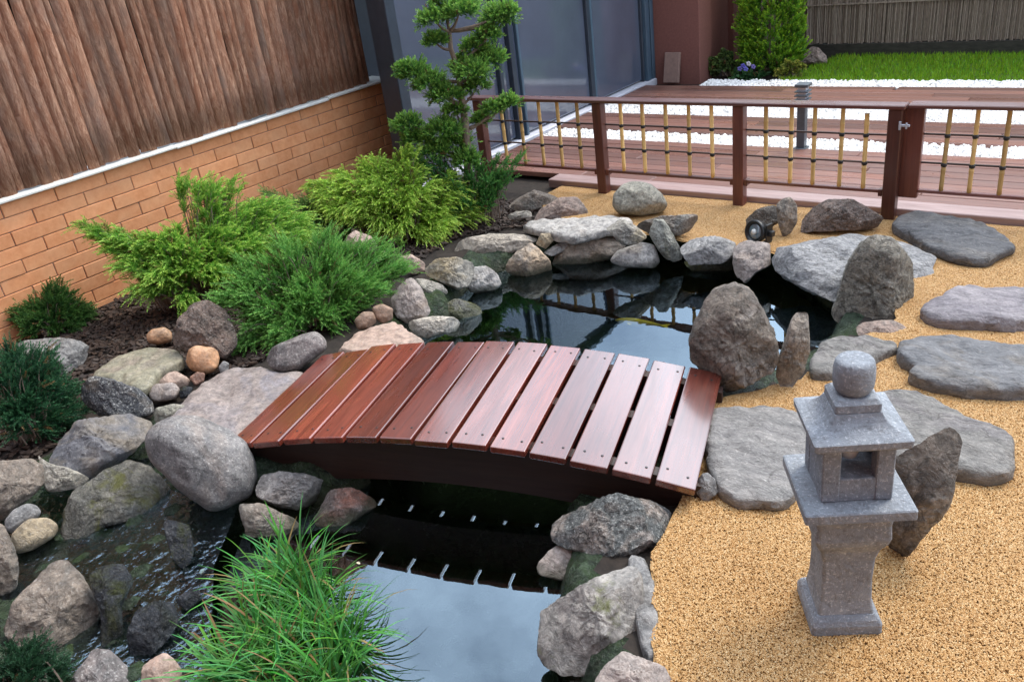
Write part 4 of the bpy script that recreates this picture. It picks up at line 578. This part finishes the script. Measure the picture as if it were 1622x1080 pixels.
link('head', me('head', *lathe([(.012, .19), (.024, .205), (.026, .225), (.014, .25), (.004, .27)], 12), WHITE, True), orn)
fish = thing('koi', 'yellow koi added for a yellow streak in the far pool reflection', 'fish', (-1.78, 3.10, WATER-.025), math.radians(8))  # koi added in place of a yellow streak among the pond reflections
KOI = simple('koi_yellow', (.85, .52, .03), .4, .15, 30, .05)
V, F = lathe([(.002, -.11), (.012, -.09), (.02, -.05), (.022, -.01), (.016, .05), (.007, .1), (.003, .12)], 12)
link('body', me('body', [(v[2], v[0]*.8, v[1]) for v in V], [f[::-1] for f in F], KOI, True), fish)
def fin(name, pts): 
    V = [(x, y, .0015) for x, y in pts]+[(x, y, -.0015) for x, y in pts]; n = len(pts)
    link(name, me(name, V, [tuple(range(n)), tuple(range(n, 2*n))[::-1]]+[(i, n+i, n+(i+1) % n, (i+1) % n) for i in range(n)], KOI), fish)
fin('tail', [(.11, .003), (.155, .025), (.145, .0), (.155, -.022), (.11, -.003)]); fin('fin', [(-.05, .014), (-.025, .036), (-.02, .014)]); fin('fin', [(-.05, -.014), (-.02, -.014), (-.025, -.036)])
# ------------------------------------------------------------------ rocks
def build_rock(name, label, mat, ctr, u, n, t, mode, smooth, edge, pts, seed, group='rocks around the pond and path', cat=None):
    u, n = Vector(u), Vector(n); v = n.cross(u); P = np.array(pts, float).reshape(-1, 2)/1000
    size = math.sqrt((np.ptp(P[:, 0])*np.ptp(P[:, 1]))); NT = 96 if size > .14 else 56; NP = 40 if size > .14 else 24
    Q = np.concatenate([P, P[:1]]); th = np.linspace(0, 2*np.pi, NT, endpoint=False); rad = np.zeros(NT)
    for i, a in enumerate(th):
        d = (math.cos(a), math.sin(a)); best = 0
        for (x0, y0), (x1, y1) in zip(Q[:-1], Q[1:]):
            ex, ey = x1-x0, y1-y0; den = d[0]*ey-d[1]*ex
            if abs(den) < 1e-12: continue
            s = (x0*ey-y0*ex)/den; w = (x0*d[1]-y0*d[0])/den
            if s > 0 and -1e-6 <= w <= 1+1e-6: best = max(best, s)
        rad[i] = best or .5*size
    for _ in range(3 if smooth else 1): rad = (rad*2+np.roll(rad, 1)+np.roll(rad, -1))/4
    e1, e2 = {'f': (.3, .55)}.get(mode, (.62, .8) if smooth else (.5, .72))
    rg = random.Random(seed); off = Vector((rg.uniform(0, 90), rg.uniform(0, 90), rg.uniform(0, 90)))
    VV = []
    for k in range(NP+1):
        ph = -math.pi/2+math.pi*k/NP; c = max(1e-4, math.cos(ph)); sgn = math.copysign(1, math.sin(ph)); hgt = sgn*max(0, 1-c**(2/e1))**(e2/2)*t
        for i in range(NT):
            r_ = rad[i]*c; VV.append(Vector((r_*math.cos(th[i]), r_*math.sin(th[i]), hgt)))
    ncut = {'f': 1}.get(mode, 3 if smooth else 16)
    for _ in range(ncut):
        d = Vector((rg.gauss(0, .42), rg.gauss(0, .42), rg.choice((1, 1, -1))*rg.uniform(.5, 1)))
        if mode == 'f': d = Vector((rg.gauss(0, .06), rg.gauss(0, .06), 1))
        d.normalize(); sup = max(p.dot(d) for p in VV); lim = sup*(rg.uniform(.8, .95) if smooth or mode == 'f' else rg.uniform(.66, .92))
        for p in VV:
            q = p.dot(d)
            if q > lim: p -= d*(q-lim)*.93
    if edge:      # a sharp vertical arris on the right
        for d, lim in ((Vector((.88, 0, .47)), .55), (Vector((-.25, 0, .97)), .55)):
            d.normalize(); sup = max(p.dot(d) for p in VV)
            for p in VV:
                q = p.dot(d)
                if q > lim*sup: p -= d*(q-lim*sup)*.95
    bb0 = [(min(p[k] for p in VV), max(p[k] for p in VV)) for k in (0, 1)] if False else [(P[:, k].min(), P[:, k].max()) for k in (0, 1)]
    A = size*(.035 if smooth else .06)
    f1, f2, f3 = 3.2/size, 9/size, 24/size
    for p in VV:
        q = p+off; c1 = noise.noise(q*f1); c2 = noise.noise(q*f2+off); c3 = noise.noise(q*f3)
        lim = .35 if mode == 'f' else 1
        dd = Vector((p.x, p.y, p.z*1.5)); dd = dd.normalized() if dd.length > 1e-6 else Vector((0, 0, 1))
        w = A*(c1*.8+c2*.5+c3*(.16 if smooth else .34)+(0 if smooth else .2*noise.noise(q*f3*2.1))); p += Vector((dd.x*w*.55, dd.y*w*.55, dd.z*w*lim))
        if mode == 'f': p.z += A*.3*c2*min(1, t/.03)
    for k in (0, 1):
        lo, hi = min(p[k] for p in VV), max(p[k] for p in VV)
        for p in VV: p[k] = bb0[k][0]+(p[k]-lo)/(hi-lo)*(bb0[k][1]-bb0[k][0])
    F = [(k*NT+i, k*NT+(i+1) % NT, (k+1)*NT+(i+1) % NT, (k+1)*NT+i) for k in range(NP) for i in range(NT)]
    d_ = bpy.data.meshes.new(name); d_.from_pydata([tuple(u*p.x+v*p.y+n*p.z) for p in VV], [], F); d_.materials.append(RM[mat])
    bm = bmesh.new(); bm.from_mesh(d_); bmesh.ops.remove_doubles(bm, verts=bm.verts[:], dist=.0004); bmesh.ops.recalc_face_normals(bm, faces=bm.faces[:]); bm.to_mesh(d_); bm.free()
    d_.shade_smooth()
    if not smooth: d_.set_sharp_from_angle(angle=math.radians(30))
    return tag(link(name, d_, None, ctr), label, cat or {'stepping_stone': 'stepping stone', 'pebble': 'pebble', 'boulder': 'boulder'}.get(name, 'rock'), group)
for i, (nm, lb, mt, c_, u_, n_, t, md_, smo, edg, pt) in enumerate(ROCKS): build_rock(nm, lb, mt, c_, u_, n_, t, md_, smo, edg, pt, i*7+3)
build_rock('rock', 'brown rock at the corner of the lawn beside the cypress', 'brownpink', (-2.74, 8.28, .06), (1, 0, 0), (0, -.9, .43), .08, 'v', 0, 0, [-150, -80, -60, 40, 10, 85, 60, 70, 150, -20, 190, -90], 901)
# ------------------------------------------------------------------ plants
def norm(a): return a/np.maximum(np.linalg.norm(a, axis=-1, keepdims=True), 1e-9)
def sprays(P, D, L, nl, ll, lw, base, tip, rng, spread=.75, bend=.25, hue=.2):
    """P,D,L: spray roots, directions, lengths -> diamond leaflets along a gently nodding axis"""
    N = len(P); D = norm(D); up = np.array([0, 0, 1.]); A = norm(np.cross(D, up+rng.normal(0, .3, (N, 3)))); B = np.cross(D, A)
    t = np.tile(np.linspace(.04, 1, nl), (N, 1)); g = np.arange(nl)*2.4+rng.uniform(0, 6.28, (N, 1))
    ax = P[:, None]+D[:, None]*(t*L[:, None])[..., None]; ax[..., 2] -= bend*L[:, None]*t**2
    tang = norm(D[:, None]-up*(2*bend*t)[..., None])
    rad = A[:, None]*np.cos(g)[..., None]+B[:, None]*np.sin(g)[..., None]
    sp = spread*(1.15-.7*t); d = norm(tang+rad*sp[..., None]+rng.normal(0, .12, (N, nl, 3)))
    ln = (ll*(1.1-.55*t)*rng.uniform(.7, 1.3, (N, nl)))[..., None]; side = norm(np.cross(d, rng.normal(0, 1, (N, nl, 3))))*lw*.5
    a0 = ax; a1 = ax+d*ln*.45+side; a2 = ax+d*ln; a3 = ax+d*ln*.45-side
    V = np.stack([a0, a1, a2, a3], 2).reshape(-1, 3); F = np.arange(len(V)).reshape(-1, 4)
    tv = rng.uniform(1-hue, 1+hue, (N, 1, 1)); w = np.clip(t*1.1-.2+rng.normal(0, .15, (N, nl)), 0, 1)[..., None]
    c = (np.array(base)*(1-w)+np.array(tip)*w)*tv; c[..., 0] *= rng.uniform(.8, 1.25, (N, nl)); dead = rng.random(N) < .02; c[dead] = np.array([.2, .12, .05])*rng.uniform(.5, 1.2)
    return V, F, np.repeat(np.clip(c, 0, 1).reshape(-1, 3), 4, 0)
def join(L):
    V, F, T = [], [], []; o = 0
    for v, f, t in L: V.append(v); F.append(f+o); T.append(t); o += len(v)
    return np.concatenate(V), np.concatenate(F), np.concatenate(T)
def make_bush(key, name, label, cat, nbr, nsp, slen, nl, ll, lw, base, tip, seed, arch=.35, fuzz=.35, group='shrubs in the bark bed', dens=1.0, bend=.25):
    _, B, lobes = [b for b in BUSHES if b[0] == key][0]; rng = np.random.default_rng(seed); B = np.array(B); root = thing(name, label, cat, tuple(B), 0, group)
    PS, DS, LS, st = [], [], [], []
    wt = np.array([l[3]**1.6 for l in lobes]); wt = wt/wt.sum()
    for l, w in zip(lobes, wt):
        c = np.array(l[:3]); R_ = l[3]
        for k in range(max(2, int(nbr*w))):
            dirn = norm(rng.normal(0, 1, 3)); tip_ = c+dirn*R_*rng.uniform(.2, 1)**.5*np.array([1, 1, .8]); b0 = B+np.append(rng.normal(0, .05, 2), 0)
            b0 = b0*(.55)+(np.array([tip_[0], tip_[1], B[2]]))*.45
            mid = (b0+tip_)/2+np.array([0, 0, arch*abs(tip_[2]-b0[2])+.03])
            tt = np.sort(rng.uniform(.3, 1, nsp)); q = (1-tt)[:, None]**2*b0+2*(tt*(1-tt))[:, None]*mid+tt[:, None]**2*tip_
            tg = norm(2*(1-tt)[:, None]*(mid-b0)+2*tt[:, None]*(tip_-mid)); outw = norm(q-(B+np.array([0, 0, -.05])))
            PS.append(q+rng.normal(0, .006, q.shape)); DS.append(norm(tg*.7+outw*.5+rng.normal(0, fuzz, q.shape)+np.array([0, 0, .12]))); LS.append(slen*rng.uniform(.6, 1.25, nsp))
            s5 = np.linspace(0, .95, 5)[:, None]; qq = (1-s5)**2*b0+2*s5*(1-s5)*mid+s5**2*tip_
            st.append(tube_data((qq-B).tolist(), [.0035, .003, .0025, .002, .001], 4, False))
    P, D, Ls = np.concatenate(PS), np.concatenate(DS), np.concatenate(LS)
    V, F, T = sprays(P, D, Ls, nl, ll, lw, base, tip, rng, bend=bend)
    V[:, 2] = np.maximum(V[:, 2], -.03)
    link('foliage', tint_mesh('foliage', V-B, F, T, LEAF), root)
    o = link('stems', me('stems', *merge(st), TWIG), root)
    return root
make_bush('bright', 'juniper', 'bright yellow-green feathery juniper in the middle of the bed', 'shrub', 360, 17, .095, 32, .02, .0033, (.2, .38, .04), (.66, .9, .17), 1, fuzz=.42, bend=.4)
make_bush('feathery', 'juniper', 'spreading fresh green juniper with arching sprays against the brick wall', 'shrub', 430, 15, .095, 32, .02, .0033, (.12, .34, .035), (.5, .74, .14), 2, fuzz=.36, bend=.35)
make_bush('lowgreen', 'juniper', 'low dense mid-green juniper spreading beside the bridge', 'shrub', 440, 15, .075, 28, .017, .003, (.08, .26, .045), (.24, .5, .11), 3, fuzz=.42, bend=.05)
make_bush('greyjuniper', 'juniper', 'dull grey-green juniper between the two brighter ones along the wall', 'shrub', 170, 14, .08, 26, .018, .003, (.1, .24, .06), (.28, .46, .13), 4)
make_bush('darksmall', 'shrub', 'small dark green needle shrub at the foot of the brick wall', 'shrub', 130, 14, .06, 24, .016, .0038, (.03, .1, .022), (.09, .21, .045), 5, bend=.05)
make_bush('darkblue', 'shrub', 'dark blue-green juniper cut by the left edge of the picture', 'shrub', 190, 14, .06, 24, .014, .0036, (.015, .07, .032), (.05, .16, .065), 6, bend=.1)
make_bush('corner', 'shrub', 'dark shrub tip in the bottom left corner', 'shrub', 50, 12, .05, 22, .012, .003, (.012, .045, .02), (.03, .09, .04), 7, bend=.1)
make_bush('sprig', 'seedling', 'single thin upright green sprig in front of the yellow-green juniper', 'plant', 8, 8, .03, 14, .014, .004, (.08, .2, .03), (.2, .36, .06), 8, group=None)
make_bush('rootgreen', 'juniper', 'dark green bushy juniper at the foot of the topiary tree', 'shrub', 110, 14, .055, 22, .016, .0045, (.04, .16, .035), (.13, .33, .07), 9, fuzz=.5, bend=0)
make_bush('dist_low', 'flower_shrub', 'low leafy shrub between the house and the cypress', 'shrub', 70, 9, .05, 12, .035, .016, (.05, .1, .03), (.16, .24, .06), 10, group=None)
make_bush('yellowflower', 'flower_shrub', 'small yellow-flowered plant beside the cypress at the lawn corner', 'plant', 30, 8, .04, 12, .025, .014, (.12, .18, .03), (.5, .5, .1), 11, group=None)
# cypress
cyp = thing('cypress', 'bright green columnar cypress in front of the reed screen', 'tree', (-2.96, 7.9, 0)); rng = np.random.default_rng(21)
n = 4200; a = rng.uniform(0, 6.28, n); z = rng.uniform(.03, 1.75, n); rr_ = (.255*(1-.12*(z/1.75)**3))*(rng.uniform(.55, 1, n)**.4)*(1+.1*np.sin(a*5+z*6))*np.clip(z*6+.55, 0, 1)
P = np.stack([rr_*np.cos(a), rr_*np.sin(a), z], 1); D = np.stack([np.cos(a)*.7, np.sin(a)*.7, np.full(n, .9)], 1)+rng.normal(0, .35, (n, 3))
link('crown', tint_mesh('crown', *sprays(P, D, rng.uniform(.05, .1, n), 14, .032, .012, (.09, .25, .02), (.3, .52, .035), rng, bend=0, hue=.35), LEAF), cyp)
link('trunk', me('trunk', *tube_data([(0, 0, -.03), (0, 0, .8), (.01, 0, 1.6)], [.04, .03, .01], 8), TWIG), cyp)
# pansies
pan = thing('pansy', 'violet and white pansies in front of the cypress', 'flower', (-3.06, 7.62, 0), 0)
rng = np.random.default_rng(22); n = 60; P = np.stack([rng.normal(0, .06, n), rng.normal(0, .04, n), np.zeros(n)], 1); D = rng.normal(0, .7, (n, 3))+np.array([0, 0, .8])
link('leaves', tint_mesh('leaves', *sprays(P, D, rng.uniform(.04, .1, n), 8, .035, .018, (.03, .1, .03), (.07, .18, .06), rng), LEAF), pan)
for px, py, pz, cc in ((-.04, -.04, .11, (.16, .14, .6)), (.015, -.05, .13, (.8, .78, .85)), (.05, -.03, .1, (.3, .25, .65)), (-.01, -.055, .085, (.2, .2, .7)), (-.08, -.02, .08, (.25, .22, .6))):
    pm = simple('petal', cc, .6, .2, 40, .1); bm = bmesh.new()
    for k in range(5):
        an = k*1.257; q = Matrix.Translation((.014*math.cos(an), -.002*k*.2, .014*math.sin(an))) @ Matrix.Diagonal((.014, .003, .013, 1)); bmesh.ops.create_icosphere(bm, subdivisions=1, radius=1, matrix=q)
    link('flower', bme('flower', bm, pm, True), pan, (px, py, pz), (.3, 0, random.uniform(-.3, .3)))
# topiary tree
tree = thing('topiary_tree', 'cloud-pruned juniper with green pads on a twisting trunk by the garden room', 'tree', TRUNK[0]); T0 = np.array(TRUNK[0]); rng = np.random.default_rng(31)
link('trunk', me('trunk', *tube_data((np.array(TRUNK)-T0).tolist(), [.03, .027, .024, .022, .02, .017, .015, .013, .011, .007], 8), TWIG, True), tree)
TR = np.array(TRUNK)
for pd in PADS:
    c = np.array(pd[:3]); R_ = pd[3]; j = np.argmin(np.linalg.norm(TR-(c-np.array([0, 0, .08])), axis=1)); s0 = TR[j]
    m_ = (s0+c)/2+np.array([0, 0, -.03]); s5 = np.linspace(0, 1, 6)[:, None]; q = (1-s5)**2*s0+2*s5*(1-s5)*m_+s5**2*c
    pad_root = link('branch', me('branch', *tube_data((q-T0).tolist(), [.01, .009, .008, .007, .006, .004], 6), TWIG, True), tree)
    n = int(340*(R_/.08)**1.5); d = norm(rng.normal(0, 1, (n, 3))); d[:, 2] = np.abs(d[:, 2])*.9-.3*rng.uniform(0, 1, n); rr_ = 1.0*R_*rng.uniform(.45, 1.0, n)**.5*(1+.16*rng.normal(0, 1, n))
    P = c+d*rr_[:, None]*np.array([1, 1, .85]); V, F, T = sprays(P, d*.8+np.array([0, 0, .5])+rng.normal(0, .5, (n, 3)), R_*.6*rng.uniform(.4, 1.5, n), 16, .024, .0046, (.05, .17, .032), (.27, .5, .09), rng, bend=0, hue=.3)
    link('foliage_pad', tint_mesh('foliage_pad', V-T0, F, T, LEAF), pad_root)
# grass clump in the near pool
gr = thing('sedge_clump', 'long arching green grass clump growing in the near pool', 'grass clump', (TUFTS[3][0], TUFTS[3][1], WATER)); rng = np.random.default_rng(41)
G0 = np.array([TUFTS[3][0], TUFTS[3][1], WATER]); VL, FL, TL = [], [], []; o = 0
for ti, (tx, ty) in enumerate(TUFTS):
    for k in range(105):
        b = np.array([tx, ty, WATER-.05])+np.append(rng.normal(0, .02, 2), 0); an = rng.uniform(0, 6.28); L_ = rng.uniform(.15, .33); le = rng.uniform(.3, 1.25); hd = np.array([math.cos(an), math.sin(an), 0])
        s = np.linspace(0, 1, 9); ang = math.pi/2-le*(.35+1.9*s**1.3); stp = np.stack([np.cos(ang)*hd[0], np.cos(ang)*hd[1], np.sin(ang)], 1)*L_/8
        pth = b+np.concatenate([np.zeros((1, 3)), np.cumsum(stp[:-1], 0)]); sd = np.array([-hd[1], hd[0], 0])*math.cos(rng.uniform(-.9, .9)); w = rng.uniform(.002, .0052)*np.array([.8, 1, 1, 1, .95, .85, .7, .45, .08])
        V = np.concatenate([pth-sd*w[:, None]+np.array([0, 0, .0006]), pth+sd*w[:, None]]); F = np.array([(i, i+1, i+10, i+9) for i in range(8)])
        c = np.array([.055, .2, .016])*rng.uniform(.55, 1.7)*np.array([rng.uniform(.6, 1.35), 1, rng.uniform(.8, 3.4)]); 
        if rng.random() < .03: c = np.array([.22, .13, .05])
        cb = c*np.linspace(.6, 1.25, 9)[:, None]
        if rng.random() < .08: cb[-3:] = np.array([.34, .24, .09])*rng.uniform(.6, 1.2)
        VL.append(V); FL.append(F+o); TL.append(np.repeat(cb[None], 2, 0).reshape(-1, 3)); o += 18
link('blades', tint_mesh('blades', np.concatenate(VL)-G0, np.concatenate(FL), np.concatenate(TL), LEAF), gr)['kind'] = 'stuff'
# fallen leaves floating on the near pool
FL_ = simple('pale_leaf', (.6, .5, .36), .6, .2, 60, .2)
for lx, ly, lb in ((-2.243, .8563, 'pale fallen leaf floating on the dark water nearest the triangular boulder'), (-2.1917, .9732, 'pale fallen leaf floating beside the left side of the grass clump'), (-1.7577, 1.2477, 'tiny pale petal floating just right of the grass tips')):
    s = .6 if 'tiny' in lb else 1; pts = [(-.013*s, 0), (-.006*s, .007*s), (.005*s, .008*s), (.014*s, .001), (.005*s, -.007*s), (-.007*s, -.006*s)]
    V = [(x, y, .002+abs(y)*.3) for x, y in pts]+[(x, y, .0008+abs(y)*.3) for x, y in pts]
    tag(link('floating_leaf', me('floating_leaf', V, [tuple(range(6))[::-1], tuple(range(6, 12))]+[(i, (i+1) % 6, 6+(i+1) % 6, 6+i) for i in range(6)], FL_), None, (lx, ly, WATER), (0, 0, lx*9)), lb, 'leaf', 'leaves floating on the near pool')
